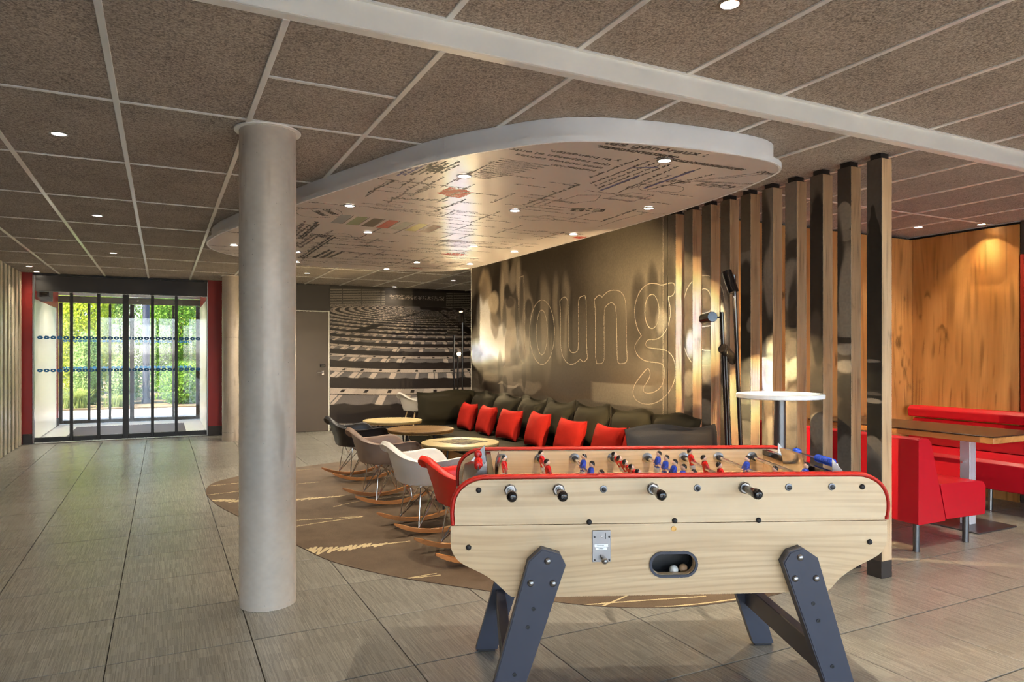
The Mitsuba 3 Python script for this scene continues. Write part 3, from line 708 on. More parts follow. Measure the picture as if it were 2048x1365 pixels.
def shrub(name, label, mat, c, rad, n, size, seed, group='planting seen through the entrance', catg='shrub', stem=True, **k):
    t = thing(name, label, catg, group)
    part(t, 'foliage', leaves(c, rad, n, size, seed, **k), mat)
    if stem:
        rs = random.Random(seed); ms = []
        for _ in range(5):
            x, y = c[0] + rs.uniform(-.25, .25) * rad[0], c[1] + rs.uniform(-.25, .25) * rad[1]
            ms.append(tube([(x * .4 + c[0] * .6, y * .4 + c[1] * .6, 0.0), (x, y, c[2] * .6), (x + rs.uniform(-.3, .3) * rad[0], y, c[2] + .3 * rad[2])], [.03, .022, .01], 6))
        part(t, 'stem', cat(ms), 'mat_bark')
shrub('leafy_shrub', 'low rounded green shrub at the right edge of the pavement outside', 'mat_leaf_mid', (.50, 20.75, .55), (.62, .6, .65), 9000, .04, 21)
shrub('leafy_shrub', 'small grey green shrub behind the middle of the glass doors', 'mat_leaf_pale', (-.95, 21.15, .60), (.38, .42, .70), 9000, .04, 22)
shrub('leafy_shrub', 'pale arching bush at the left behind the glass doors', 'mat_leaf_pale', (-1.75, 21.2, .95), (.34, .40, 1.0), 9000, .045, 23)
shrub('hedge_bush', 'tall yellow green bush filling the left of the glass doors', 'mat_leaf_yellow', (-1.95, 22.5, 2.0), (.80, .55, 2.2), 14000, .05, 24)
shrub('hedge_bush', 'tall bush with silvery leaves behind the middle of the entrance', 'mat_leaf_pale', (-.85, 24.1, 2.2), (1.0, .55, 2.4), 15000, .045, 25)
shrub('hedge_bush', 'tall green bush behind the lamp post outside', 'mat_leaf_mid', (.20, 22.6, 2.1), (.78, .5, 2.3), 14000, .05, 26)
shrub('hedge_bush', 'tall bright bush at the right of the entrance view', 'mat_leaf_yellow', (1.35, 24.2, 2.1), (.95, .55, 2.3), 14000, .05, 27)
shrub('hedge_bush', 'bush farther right along the pavement', 'mat_leaf_mid', (3.7, 22.6, 1.9), (1.1, .7, 2.0), 9000, .06, 28)
shrub('hedge_bush', 'bush farther left along the pavement', 'mat_leaf_mid', (-4.4, 22.4, 1.9), (1.1, .7, 2.0), 9000, .06, 29)
for k, (x, s) in enumerate([(-5.6, 31), (-2.3, 32), (1.0, 33), (4.3, 34)]):
    shrub('garden_tree', ['dark tree far left beyond the bushes', 'dark tree behind the left bushes outside', 'dark tree behind the right bushes outside', 'dark tree far right beyond the bushes'][k], 'mat_leaf_dark', (x, 26.8, 3.6), (1.32, .9, 3.5), 15000, .09, s, catg='tree')
def grass(c, n, h, seed, spread):
    rs = np.random.RandomState(seed); v, f = [], []
    for i in range(n):
        x, y = c[0] + rs.normal() * spread * .4, c[1] + rs.normal() * spread * .3
        a = rs.uniform(0, 6.283); L = h * rs.uniform(.6, 1.1); d = np.array([math.cos(a), math.sin(a)]) * L * rs.uniform(.2, .7)
        w = np.array([-math.sin(a), math.cos(a)]) * .006; k = len(v)
        for q, ww in ((0, 1), (.5, .9), (.85, .6)):
            cx, cy, cz = x + d[0] * q ** 2, y + d[1] * q ** 2, .02 + L * (q - .35 * q ** 3)
            v += [[cx - w[0] * ww, cy - w[1] * ww, cz], [cx + w[0] * ww, cy + w[1] * ww, cz]]
        f += [[k, k + 1, k + 3], [k, k + 3, k + 2], [k + 2, k + 3, k + 5], [k + 2, k + 5, k + 4]]
    return TM(v, f, process=False)
for k, (x, y, h) in enumerate([(-1.95, 20.15, .72), (-1.02, 20.2, .46)]):
    single('ornamental_grass', grass((x, y), 380, h, 40 + k, .34), 'mat_straw', ['tall straw coloured grass clump outside the left doors', 'shorter straw coloured grass clump outside the doors, right of the taller one'][k], 'grass')
t = thing('street_lamp', 'slim blue grey lamp post among the bushes outside', 'lamp post')
part(t, 'pole', rod((-.39, 21.05, .021), (-.39, 21.05, 4.2), .085, 16), 'mat_lamp_post', 40)
part(t, 'base', lathe([(.11, 0.0), (.11, .1), (.09, .14)], 16, at=(-.39, 21.05, .021)), 'mat_lamp_post', 40)


# ------------------------------------------------------------------ printed canopy hanging under the ceiling
OUT = [(3.30, 3.04), (3.43, 3.54), (3.51, 4.40), (3.52, 5.6), (3.51, 7.30), (3.48, 8.12), (3.36, 8.48), (3.13, 8.66), (2.62, 8.74), (2.0, 8.76), (1.46, 8.72), (.98, 8.50), (.72, 8.24), (.48, 7.94), (.365, 7.44), (.425, 6.89), (.565, 6.33), (.86, 5.15), (1.235, 3.96), (1.405, 3.56), (1.60, 3.29), (1.69, 3.16), (1.83, 3.03), (1.99, 2.95), (2.21, 2.89), (2.47, 2.845), (2.76, 2.825), (2.98, 2.828), (3.12, 2.86), (3.23, 2.93)]
OUTP = Polygon(smooth_path(OUT, 2, True)).buffer(.004).simplify(.0015)
ZC = 2.43
cn = thing('canopy', 'white rounded canopy with a handwriting print on its underside, hung under the ceiling', 'ceiling canopy')
cut = sbox(.9, 3.655, 2.2, 3.658)
part(cn, 'lip', extrude(OUTP.difference(cut), .027, ZC + .004), 'mat_white', 30)
part(cn, 'edge_ring', extrude(OUTP.buffer(-.002).difference(OUTP.buffer(-.014)), .0038, ZC), 'mat_white')
part(cn, 'riser', extrude(OUTP.buffer(-.045).difference(OUTP.buffer(-.12)).difference(cut), LOW - ZC - .0325, ZC + .0315), 'mat_white', 30)
bp = OUTP.buffer(-.0165)
part(cn, 'underside', extrude(bp, .0025, ZC + .0012), 'mat_canopy')
ZI = ZC + .0004
def ink(g, mat, label=None, name='print_mark', z=ZI, clip=bp, kind=None):
    g = g.intersection(clip.buffer(-.004))
    if g.is_empty: return
    g = MultiPolygon([q for q in (g.geoms if hasattr(g, 'geoms') else [g]) if q.geom_type == 'Polygon' and q.area > 2e-8])
    if g.is_empty: return
    part(cn, name, extrude(g, .0006, z), mat, label=label, kind=kind)
def txt(s, h, o, r, slant=0.0, fat=0.0, outline=0.0, fit=None):
    """lettering as a flat shape on the underside: o start of the base line, r reading direction; it reads right from below."""
    m = meshkit.text_mesh(s, 70.0, 1.0)
    up = m.faces[np.abs(m.face_normals[:, 2]) > .9]; up = up[m.triangles_center[np.abs(m.face_normals[:, 2]) > .9][:, 2] > .5]
    g = shapely.union_all([Polygon(m.vertices[f][:, :2]) for f in up]).buffer(.01)
    if outline: g = g.buffer(outline * .4).difference(g.buffer(-outline * .6))
    elif fat: g = g.buffer(fat)
    r = np.asarray(r, float); r /= np.linalg.norm(r); u = np.array([r[1], -r[0]])
    k = h / 70
    kx = k if fit is None else fit / (g.bounds[2] - g.bounds[0])
    return affinity.affine_transform(g, [r[0] * kx, r[0] * kx * slant + u[0] * k, r[1] * kx, r[1] * kx * slant + u[1] * k, o[0], o[1]])
def stroke(p, w): return LineString(np.asarray(p, float)).buffer(w / 2, resolution=2)
def hand(o, r, length, h, w, rs, dens=1.0):
    """a line of illegible handwriting"""
    r = np.asarray(r, float); r /= np.linalg.norm(r); u = np.array([r[1], -r[0]]); x, ms = 0.0, []
    while x < length:
        wl = rs.uniform(1.2, 4.0) * h; pts = []; t = 0.0
        while t < wl:
            pts.append((x + t, rs.uniform(0, .25) * h)); t += rs.uniform(.14, .3) * h
            pts.append((x + t, (rs.uniform(.5, .75) if rs.random() < .75 else rs.uniform(1.0, 1.5)) * h)); t += rs.uniform(.08, .2) * h
        p = np.array(pts); p = np.asarray(o) + p[:, :1] * r + p[:, 1:] * u
        ms.append(stroke(smooth_path(p, 1), w * 1.35)); x += wl + rs.uniform(.3, .7) * h
    return shapely.union_all(ms)
rs = random.Random(5)
L_ = (-1, 0)
for s, a, b in [('Habitación', (2.28, 3.433), (1.979, 3.429)), ('unas nuevas camas', (2.283, 3.364), (1.706, 3.337)), ('que respetan el ento', (2.283, 3.291), (1.627, 3.259)), ('y tu bienestar.', (2.281, 3.194), (1.834, 3.197))]:
    ink(txt(s, .036, a, np.subtract(b, a), fit=math.dist(a, b), fat=1.2), 'mat_ink', f'printed words {s}', 'lettering')
ink(txt('les généraux :', .055, (2.02, 2.985), (1, -.09), outline=5, fit=.62), 'mat_ink', 'outlined words les généraux', 'lettering')
ink(txt('E;B', .10, (2.955, 4.315), (-.24, .095), outline=7, fit=.26), 'mat_ink', 'outlined letters E;B', 'lettering')
ink(txt('the', .075, (2.80, 3.47), (1, -.10), slant=.45), 'mat_ink', 'handwritten word the', 'lettering')
ink(txt('Enjoy', .085, (3.02, 3.46), (1, -.16), slant=.45), 'mat_ink', 'handwritten word Enjoy', 'lettering')
ink(txt('Cone', .05, (3.13, 3.05), (1, .05), slant=.3), 'mat_ink', None, 'lettering')
ink(txt('network', .07, (1.80, 4.56), (-.35, .075), slant=.5, fit=.40), 'mat_ink', 'handwritten word network', 'lettering')
ink(txt('framework', .05, (1.535, 4.215), (-.05, .33), slant=.5, fit=.34), 'mat_ink', 'handwritten word framework', 'lettering')
ink(txt('B', .12, (1.47, 3.77), L_, outline=8), 'mat_ink', None, 'lettering')
for (o, r, f) in [((1.0, 5.36), (.18, .26), .2), ((1.06, 5.28), (.18, .26), .2), ((1.36, 6.40), (-.16, -.02), .17), ((1.36, 6.48), (-.16, -.02), .17)]:
    ink(txt('Sweet', .06, o, r, fat=2.5, fit=f), 'mat_ink', None, 'lettering')
# struck out lines of looping letters along the rounded end
for o, w in (((2.02, 3.03), .5), ((2.42, 3.06), .62)):
    ms = []
    for q in range(3):
        x = np.arange(0, w, .006); ph = rs.uniform(0, 6)
        ms.append(stroke(np.stack([o[0] + x + .012 * np.cos(x * 260 + ph), o[1] + .02 * np.sin(x * (190 + 25 * q) + ph) - .02 * x / w], 1), .004))
    ink(shapely.union_all(ms), 'mat_ink', None, 'struck_out_line')
# lines of handwriting running along the canopy
for a, b, h, m, w in [((2.346, 3.60), (2.361, 3.16), .028, 'mat_ink', .0035), ((2.43, 3.72), (2.44, 3.16), .026, 'mat_ink', .003), ((2.49, 3.76), (2.49, 3.17), .026, 'mat_ink', .003), ((2.544, 3.80), (2.54, 3.17), .026, 'mat_ink', .003), ((2.60, 3.80), (2.59, 3.20), .026, 'mat_ink', .003), ((2.731, 3.85), (2.66, 3.19), .026, 'mat_ink', .003),
                      ((2.80, 3.62), (2.80, 3.20), .026, 'mat_ink', .003), ((2.856, 3.70), (2.95, 3.26), .028, 'mat_ink', .003), ((2.353, 4.42), (2.384, 3.82), .045, 'mat_ink', .006), ((3.20, 4.75), (3.17, 4.25), .03, 'mat_ink', .004), ((1.86, 4.98), (1.90, 4.55), .04, 'mat_ink', .006), ((1.24, 4.60), (1.30, 4.22), .035, 'mat_ink', .004)]:
    ink(hand(a, np.subtract(b, a), math.dist(a, b), h, w, rs), m, None, 'handwriting')
for a, b, w in [((2.58, 3.84), (2.57, 3.42), .02), ((2.42, 3.30), (2.55, 3.22), .016), ((2.80, 3.66), (2.79, 3.19), .022)]:
    ink(stroke([a, b], w), 'mat_ink_blue', 'greyish blue strike-through', 'strike')
# columns of short printed lines
for (a, b, h, m) in [((1.149, 6.716), (1.146, 5.882), .05, 'mat_ink'), ((1.391, 8.034), (1.398, 6.463), .075, 'mat_ink'), ((1.514, 7.973), (1.548, 7.349), .04, 'mat_ink'), ((1.59, 7.95), (1.61, 7.37), .04, 'mat_ink'), ((1.663, 7.898), (1.697, 7.397), .04, 'mat_ink'), ((1.06, 6.6), (1.07, 6.0), .09, 'mat_ink_grey'), ((1.22, 7.3), (1.24, 6.55), .09, 'mat_ink_grey')]:
    for q in range(2):
        ink(hand(np.array(a) + [.5 * h * q, 0], np.subtract(b, a), math.dist(a, b), h * .55, .006, rs), m, None, 'printed_column')
for k in range(7):
    a = np.array((1.275 + .036 * k, 4.08 - .03 * k)); ink(hand(a, (.05, -.42), .40 - .03 * k, .022, .005, rs), 'mat_ink' if k > 1 else 'mat_ink_blue', None, 'printed_column')
# colour swatches
for k, (cc, nm) in enumerate(zip([(150, 152, 150), (140, 148, 112), (96, 82, 68), (176, 74, 58), (166, 168, 156), (176, 164, 74), (112, 68, 56)], ['blue grey', 'green grey', 'dark brown', 'red', 'pale grey', 'yellow green', 'red brown'])):
    plain(f'mat_swatch_{k}', cc, .5)
    x, y = 1.236 + .1312 * k, 5.407 + .0165 * k
    ink(Polygon([(x, y), (x + .082, y + .004), (x + .096, y + .37), (x - .006, y + .365)]), f'mat_swatch_{k}', f'{nm} colour swatch', 'swatch')
    ink(sbox(x - .006, y + .366, x + .097, y + .372).union(sbox(x + .090, y, x + .097, y + .37)), 'mat_ink_grey', None, 'swatch_edge')
# hatched red patches
def hatch(c, L, W, ang, n, m):
    ms = [stroke([(-L / 2 + L * i / n + rs.uniform(-.01, .01), -W / 2 * math.sin(math.pi * (i + .5) / n) * rs.uniform(.7, 1.1)), (-L / 2 + L * (i + .8) / n, W / 2 * math.sin(math.pi * (i + .5) / n) * rs.uniform(.7, 1.1))], L / n * .8) for i in range(n)]
    return affinity.translate(affinity.rotate(shapely.union_all(ms), ang, origin=(0, 0)), *c)
for c, L, W, an in [((1.75, 4.34), .30, .22, 55), ((2.83, 7.03), .30, .22, -10), ((2.84, 8.37), .17, .11, -15), ((3.45, 5.49), .15, .13, 40), ((1.15, 8.3), .2, .06, 10)]:
    ink(hatch(c, L, W, an, 16, None), 'mat_ink_red', 'hatched red patch', 'red_patch')
# flourish of long loops, frames, bubbles, faint writing
p = []
for k in range(11):
    w = .32 - .018 * k; y = 3.46 + .042 * k
    p += [(1.66, y), (1.66 + w, y + .008), (1.66 + w + .012, y + .022), (1.68, y + .026)]
ink(stroke(smooth_path(p, 2), .004), 'mat_ink', 'long looping pen flourish', 'flourish')
for q in [[(1.249, 4.386), (1.253, 4.228), (1.369, 4.228), (1.378, 4.384), (1.249, 4.386)], [(2.95, 3.36), (3.20, 3.01), (3.24, 3.03), (2.97, 3.37), (3.40, 3.24), (3.43, 3.26), (2.95, 3.385)], [(2.50, 4.25), (2.52, 4.02), (2.66, 3.96), (2.72, 4.12), (2.62, 4.27), (2.50, 4.25)], [(2.74, 4.02), (2.80, 3.80), (2.98, 3.80), (2.97, 4.0), (2.74, 4.02)], [(3.30, 4.95), (3.28, 4.62), (3.30, 4.3), (3.44, 4.25)]]:
    ink(stroke(q, .004), 'mat_ink', None, 'pen_frame')
for cx, cy, a, b, w in [(1.47, 4.92, .10, .045, .004), (2.90, 3.62, .17, .09, .003), (1.07, 5.42, .17, .20, .004), (1.42, 6.42, .14, .16, .004), (2.66, 4.86, .16, .08, .003)]:
    t_ = np.linspace(0, 6.283, 30); ink(stroke(np.stack([cx + a * np.cos(t_), cy + b * np.sin(t_) + .1 * a * np.cos(3 * t_)], 1), w), 'mat_ink', None, 'bubble')
fz = []
for k in range(240):
    x, y = rs.uniform(.7, 3.4), rs.uniform(3.7, 8.5)
    if 1.1 < x < 2.15 and 5.3 < y < 5.95: continue
    d = L_ if rs.random() < .75 else (0.05, -1)
    fz.append(hand((x, y), d, rs.uniform(.15, .5), rs.uniform(.018, .036), .0034, rs))
for i in range(0, len(fz), 10):
    ink(shapely.union_all(fz[i:i + 10]), 'mat_ink_grey', 'faint grey handwriting', 'faint_writing', kind='stuff')
for k in range(14):
    x, y = rs.uniform(1.9, 3.3), rs.uniform(6.2, 8.3)
    ink(hand((x, y), (-1, rs.uniform(-.1, .1)), rs.uniform(.3, .6), rs.uniform(.05, .08), .006, rs), 'mat_ink', None, 'handwriting')

# ------------------------------------------------------------------ downlights
scene['mat_lens'] = pr([.9, .9, .9], .3)
lens_mesh = lathe([(.030, -.004), (.034, -.001), (.034, .0)], 20)
ring_mesh = trimesh.creation.annulus(.0345, .046, .005, sections=28)
lens_ply = {}
def downlight(x, y, z, label, group, warm=WARM, power=1.0, cone=44, glow=16.0):
    t = thing('downlight', label, 'downlight', group)
    part(t, 'ring', ring_mesh, 'mat_steel', 30, to_world=T().translate([x, y, z - .0030]))
    k = part(t, 'lens', lens_mesh, 'mat_lens', to_world=T().translate([x, y, z - .0010]))
    scene[k]['emitter'] = {'type': 'area', 'radiance': {'type': 'rgb', 'value': [glow * c for c in warm]}, 'sampling_weight': 0.02}
    scene[t + '__beam'] = {'type': 'spot', 'to_world': T().look_at(origin=[x, y, z - .012], target=[x, y, 0], up=[0, 1, 0]), 'cutoff_angle': float(cone), 'beam_width': float(cone) * .35,
                           'intensity': {'type': 'rgb', 'value': [DOWNLIGHT * power * c for c in warm]}}
def px(x, y): return (x * .894 - y * .448) / (x * .448 + y * .894)
CL = [(1.625, 3.89), (2.49, 3.08), (1.21, 5.04), (2.36, 4.66), (3.20, 4.14), (1.62, 6.07), (3.29, 5.34), (2.77, 6.38), (2.67, 7.82), (3.30, 6.53), (3.28, 7.67), (2.54, 8.62), (.63, 7.38), (1.27, 7.59), (1.40, 8.40)]
for k, (x, y) in enumerate(sorted(CL, key=lambda q: px(*q))):
    downlight(x, y, ZC, f'recessed downlight in the printed canopy, {ORD[k]} of fifteen counted from the left in the photo', 'downlights in the canopy', cone=31 if x > 3 else 44)
for x, y, lab in [(-.51, 4.55, 'bright recessed downlight in the brown ceiling at upper left, nearest the viewer of its row'), (-.51, 7.09, 'second downlight of the row along the left ceiling'), (-.53, 9.64, 'third and farthest downlight of the row along the left ceiling'),
                  (-1.65, 11.62, 'downlight close to the slatted left wall, the farther from the red wall'), (-1.66, 12.34, 'downlight right at the top of the red wall left of the entrance'),
                  (1.94, 10.74, 'downlight in the far ceiling just right of the big column'), (4.30, 10.75, 'downlight in the far ceiling beside the end of the lounge wall'), (3.75, 12.22, 'downlight at the top of the parliament print')]:
    downlight(x, y, LOW, lab, 'downlights in the brown ceiling', power=.2 if y > 12.1 else 2.6 if x > 1 else 1.0, cone=60 if y > 12.1 else 66 if x > 1 else 44)
downlight(6.46, 4.22, LOW, 'downlight in the ceiling of the booth room, left of the two', 'downlights in the brown ceiling', power=.6)
downlight(6.84, 3.86, LOW, 'downlight against the knotty wood wall that throws a yellow beam on it', 'downlights in the brown ceiling', WARMER, .9, 50)
downlight(5.0, 3.9, LOW, 'downlight seen between the wooden posts', 'downlights in the brown ceiling')
for x, k in ((-1.1, 'left'), (.1, 'right')):
    downlight(x, 14.1, 2.62, f'downlight in the white soffit of the entrance lobby, {k} of the two', 'downlights in the entrance lobby', power=2.2, cone=62)
downlight(1.90, 1.97, HIGH, 'large glowing downlight at the top edge of the picture, in the higher ceiling', 'downlights in the brown ceiling', power=2.2, cone=52)
for x, y, w in [(4.0, 1.2, 'right of the football table'), (5.6, 1.9, 'before the booths'), (-.5, 1.6, 'left of the viewer'), (.6, -.6, 'behind the viewer'), (3.2, -.8, 'behind the viewer, farther right'), (5.9, -.8, 'in the corner by the glazed front')]:
    downlight(x, y, HIGH, f'recessed downlight in the higher ceiling outside the picture, {w}', 'downlights outside the picture', power=2.2 if x > 3 else 1.2, cone=52)

# ------------------------------------------------------------------ dark carpet inlay with a pen print
CP = [(.40, 7.0), (.365, 7.44), (.44, 7.88), (.62, 8.14), (1.0, 8.40), (1.45, 8.56), (1.95, 8.76), (2.45, 8.84), (3.0, 8.86), (3.45, 8.78), (3.70, 8.4), (3.74, 7.4), (3.74, 5.0), (3.60, 3.7), (3.45, 3.1), (3.28, 2.86), (3.02, 2.825), (2.82, 2.86), (2.57, 2.89), (2.32, 2.985), (2.09, 3.12), (1.89, 3.31), (1.69, 3.58), (1.5, 3.80), (1.28, 4.06), (1.07, 4.40), (.95, 4.66), (.85, 5.08), (.56, 6.21), (.45, 6.66)]
CPP = Polygon(smooth_path(CP, 2, True))
ca = single('carpet_inlay', extrude(CPP, .004, .0003), 'mat_carpet', 'dark brown curved carpet area with pale scribbled lines under the lounge seats', 'carpet')
def cink(g, label=None):
    g = g.intersection(CPP.buffer(-.004))
    if not g.is_empty: part(ca, 'scribble', extrude(g, .0006, .0044), 'mat_carpet_print', label=label)
def zigzag(a, b, w0, w1, n, sw):
    a, b = np.array(a), np.array(b); d = b - a; L = np.linalg.norm(d); d /= L; u = np.array([-d[1], d[0]]); pts = []
    for i in range(n):
        t = i / (n - 1); w = w0 + (w1 - w0) * t
        pts.append(a + d * (t * L + (.5 if i % 2 else -.5) * .16 * (1 - .6 * t)) + u * (w if i % 2 else -w) * rs.uniform(.45, 1.2))
    return stroke(smooth_path(pts, 2), sw)
cink(zigzag((.66, 4.88), (1.40, 4.83), .25, .05, 44, .018).union(zigzag((1.36, 4.83), (1.56, 4.82), .03, .006, 12, .012)), 'large pale zigzag scribble')
cink(zigzag((.95, 6.66), (1.52, 6.64), .11, .02, 36, .014), 'pale zigzag scribble')
cink(zigzag((.36, 7.0), (.95, 6.66), .12, .12, 30, .016), 'pale zigzag scribble')
for a, b, c in [((.70, 5.90), (.977, 5.83), (1.485, 5.733)), ((.60, 5.52), (.946, 5.646), (1.476, 5.72)), ((.40, 7.75), (.69, 7.79), (1.2, 7.80)), ((.38, 7.26), (.649, 7.31), (1.2, 7.45)), ((1.2, 8.36), (1.4, 8.352), (1.60, 8.345)), ((1.1, 7.45), (1.25, 7.463), (1.47, 7.476)),
                ((1.25, 4.05), (1.301, 4.028), (1.502, 4.042)), ((1.24, 4.06), (1.301, 4.026), (1.514, 3.998)), ((2.02, 3.18), (2.3, 3.105), (2.70, 2.99)), ((2.08, 3.11), (2.2, 3.15), (2.45, 3.24)), ((1.35, 6.2), (1.6, 6.35), (2.2, 6.4)), ((2.3, 2.99), (2.58, 2.91), (2.9, 2.868))]:
    cink(stroke(smooth_path([a, b, c], 2), .013))

# ------------------------------------------------------------------ rocking armchairs
def shell_mesh():
    nphi, nr = 72, 34
    ph = np.arange(nphi) * 2 * np.pi / nphi          # 0 = front (+x)
    a = np.abs((np.degrees(ph) + 180) % 360 - 180)   # angle from the front
    rim = np.interp(a, [0, 26, 36, 47, 58, 72, 90, 108, 122, 136, 150, 165, 180], [-.012, -.006, .05, .165, .21, .212, .20, .195, .21, .25, .30, .335, .345])
    k = np.array([.2, .6, .2]); rim = np.convolve(np.r_[rim[-1:], rim, rim[:1]], k, 'valid')
    wx = np.interp(a, [0, 40, 90, 140, 180], [.255, .235, .0, .24, .285]); 
    sup = 2.7
    c, s = np.cos(ph), np.sin(ph)
    A = np.where(c > 0, .315, .305); B = .315
    Rr = (np.abs(c / A) ** sup + np.abs(s / B) ** sup) ** (-1 / sup)
    V = []
    for r in np.linspace(0, 1, nr):
        if r < .62:
            q = r / .62; rad = .80 * q; z = .012 * q ** 2
        else:
            q = (r - .62) / .38; rad = .78 + .14 * math.sin(q * math.pi / 2) + .04 * max(0, (q - .70) / .30) ** 2; z = None
        zz = np.zeros(nphi)
        zz[:] = .012 * min(1, r / .62) ** 2
        if z is None:
            zz = .012 + (rim - .012) * (q ** 1.35 / .86 if q < .82 else .82 ** 1.35 / .86 + (1 - .82 ** 1.35 / .86) * (1 - ((q - .91) / .09) ** 2 + 0 * q) if q < .91 else 1.0)
        roll = max(0.0, (r - .93) / .07)
        bk = np.clip((a - 112) / 30, 0, 1)
        zz = zz - (.008 + .034 * bk) * roll ** 1.8 * (a > 34)
        x, y = Rr * rad * c, Rr * rad * s
        x, y = x + c * roll ** .8 * (.012 + .034 * bk) * (a > 34), y + s * roll ** .8 * (.016 + .022 * bk) * (a > 34)
        lean = np.where(c < 0, 1, 0) * np.maximum(0, zz - .1) * -.20
        x = x + lean
        V.append(np.stack([x, y, zz - .018 * np.cos(ph) * (1 - r) * 0], 1))
    V = np.array(V)
    f = []
    for i in range(1, nr - 1):
        for j in range(nphi):
            k2 = (j + 1) % nphi
            f += [[i * nphi + j, (i + 1) * nphi + j, (i + 1) * nphi + k2], [i * nphi + j, (i + 1) * nphi + k2, i * nphi + k2]]
    v = V.reshape(-1, 3)
    cidx = 0
    for j in range(nphi): f.append([cidx, nphi + j, nphi + (j + 1) % nphi])
    m = TM(v, f, process=False); m.merge_vertices(); m.remove_unreferenced_vertices()
    if m.vertex_normals[:, 2].mean() < 0: m.invert()
    th = .0075; n = m.vertex_normals
    inner, outer = m.vertices, m.vertices - n * th
    e = m.edges_sorted; uq, cnt = np.unique(e, axis=0, return_counts=True); bd = set(map(tuple, uq[cnt == 1]))
    N = len(inner); ff = [m.faces, m.faces[:, ::-1] + N]; side = []
    for a_, b_, c_ in m.faces:
        for p_, q_ in ((a_, b_), (b_, c_), (c_, a_)):
            if (min(p_, q_), max(p_, q_)) in bd: side += [[q_, p_, p_ + N], [q_, p_ + N, q_ + N]]
    out = TM(np.vstack([inner, outer]), np.vstack(ff + [np.array(side)]), process=False)
    return out
SHELL = shell_mesh()
SH = {}
def rocker_chair(x, y, rz, mat, label, z_seat=.365, base='rocker', group='shell armchairs around the lounge tables'):
    t = thing('rocking_chair' if base == 'rocker' else 'shell_armchair', label, 'chair', group)
    W = T().translate([x, y, 0]).rotate([0, 0, 1], rz)
    if mat not in SH: SH[mat] = mikit.ply(moved(SHELL, (0, 0, z_seat)), mat, smooth=60)
    part(t, 'seat_shell', SH[mat], None, to_world=W)
    if base == 'rocker':
        for sy in (-1, 1):
            xs = np.linspace(-.36, .34, 22); q = xs / .36
            zc = .022 + .085 * np.abs(q) ** 2.0
            key = ('rk', sy)
            if key not in SH:
                wv = np.interp(np.abs(q), [0, .8, 1], [.017, .017, .008]); hv = np.interp(np.abs(q), [0, .85, 1], [.013, .013, .005]); v, f = [], []
                for i in range(len(xs)):
                    v += [[xs[i], sy * .205 - wv[i], zc[i] - hv[i] - .004], [xs[i], sy * .205 + wv[i], zc[i] - hv[i] - .004], [xs[i], sy * .205 + wv[i], zc[i] + hv[i]], [xs[i], sy * .205 - wv[i], zc[i] + hv[i]]]
                for i in range(len(xs) - 1):
                    for e in range(4):
                        g = (e + 1) % 4; f += [[4 * i + e, 4 * i + g, 4 * i + 4 + g], [4 * i + e, 4 * i + 4 + g, 4 * i + 4 + e]]
                f += [[0, 2, 1], [0, 3, 2], [4 * (len(xs) - 1), 4 * (len(xs) - 1) + 1, 4 * (len(xs) - 1) + 2], [4 * (len(xs) - 1), 4 * (len(xs) - 1) + 2, 4 * (len(xs) - 1) + 3]]
                m = TM(v, f, process=False)
                if m.volume < 0: m.invert()
                m.apply_translation([0, 0, -m.bounds[0, 2] + .0052])
                SH[key] = mikit.ply(m, 'mat_rocker', smooth=40)
            part(t, 'rocker', SH[key], None, to_world=W)
        for sy in (-1, 1):
            key = ('wire', sy)
            if key not in SH:
                top = z_seat - .006; ms = []
                F, B = (.16, sy * .205, .054), (-.17, sy * .205, .056)
                fm, bm = (.14, sy * .155, top), (-.135, sy * .155, top)
                for p0, p1 in ((B, bm), (F, fm), (B, (0, sy * .06, top - .075)), (F, (0, sy * .06, top - .075)), (bm, (0, sy * .06, top - .075)), (fm, (0, sy * .06, top - .075)), (F, (-.02, sy * .17, top - .01)), (B, (.02, sy * .17, top - .01)), (bm, (bm[0], 0, top - .07)), (fm, (fm[0], 0, top - .07))):
                    ms.append(rod(p0, p1, .0042, 7))
                for q in (fm, bm): ms.append(lathe([(.016, 0), (.016, .010), (.010, .014)], 10, at=(q[0], q[1], top - .010)))
                SH[key] = mikit.ply(cat(ms), 'mat_chrome', smooth=50)
            part(t, 'wire_base', SH[key], None, to_world=W)
    else:
        top = z_seat - .006
        for sx in (-1, 1):
            for sy in (-1, 1):
                part(t, 'leg', lathe([(.009, 0), (.0125, .2), (.012, .36)], 10, axis=np.subtract((sx * .11, sy * .11, top), (sx * .23, sy * .22, 0)), at=(sx * .23, sy * .22, .001)), 'mat_maple', 40, to_world=W)
        ms = [rod((.13, sy * .13, .26), (-.13, -sy * .13, .40), .005, 6) for sy in (-1, 1)] + [rod((-.13, sy * .13, .26), (.13, -sy * .13, .40), .005, 6) for sy in (-1, 1)] + [lathe([(.016, 0), (.016, .02)], 10, at=(sx * .12, sy * .12, top - .02)) for sx in (-1, 1) for sy in (-1, 1)]
        part(t, 'strut_frame', cat(ms), 'mat_black', 40, to_world=W)
    return t
rocker_chair(1.93, 7.56, 4, 'mat_shell_black', 'black shell rocking chair, farthest of the row of rocking chairs')
rocker_chair(1.86, 6.28, 2, 'mat_shell_taupe', 'taupe shell rocking chair in the middle of the row, on wooden rockers')
rocker_chair(1.87, 5.17, 2, 'mat_shell_white', 'pale grey white shell rocking chair beside the table with the printed top')
rocker_chair(1.88, 4.30, 0, 'mat_shell_red', 'red shell rocking chair half hidden behind the football table')
rocker_chair(4.0, 11.62, 8, 'mat_shell_white', 'white shell armchair with wooden legs against the parliament print', .50, 'dowel')

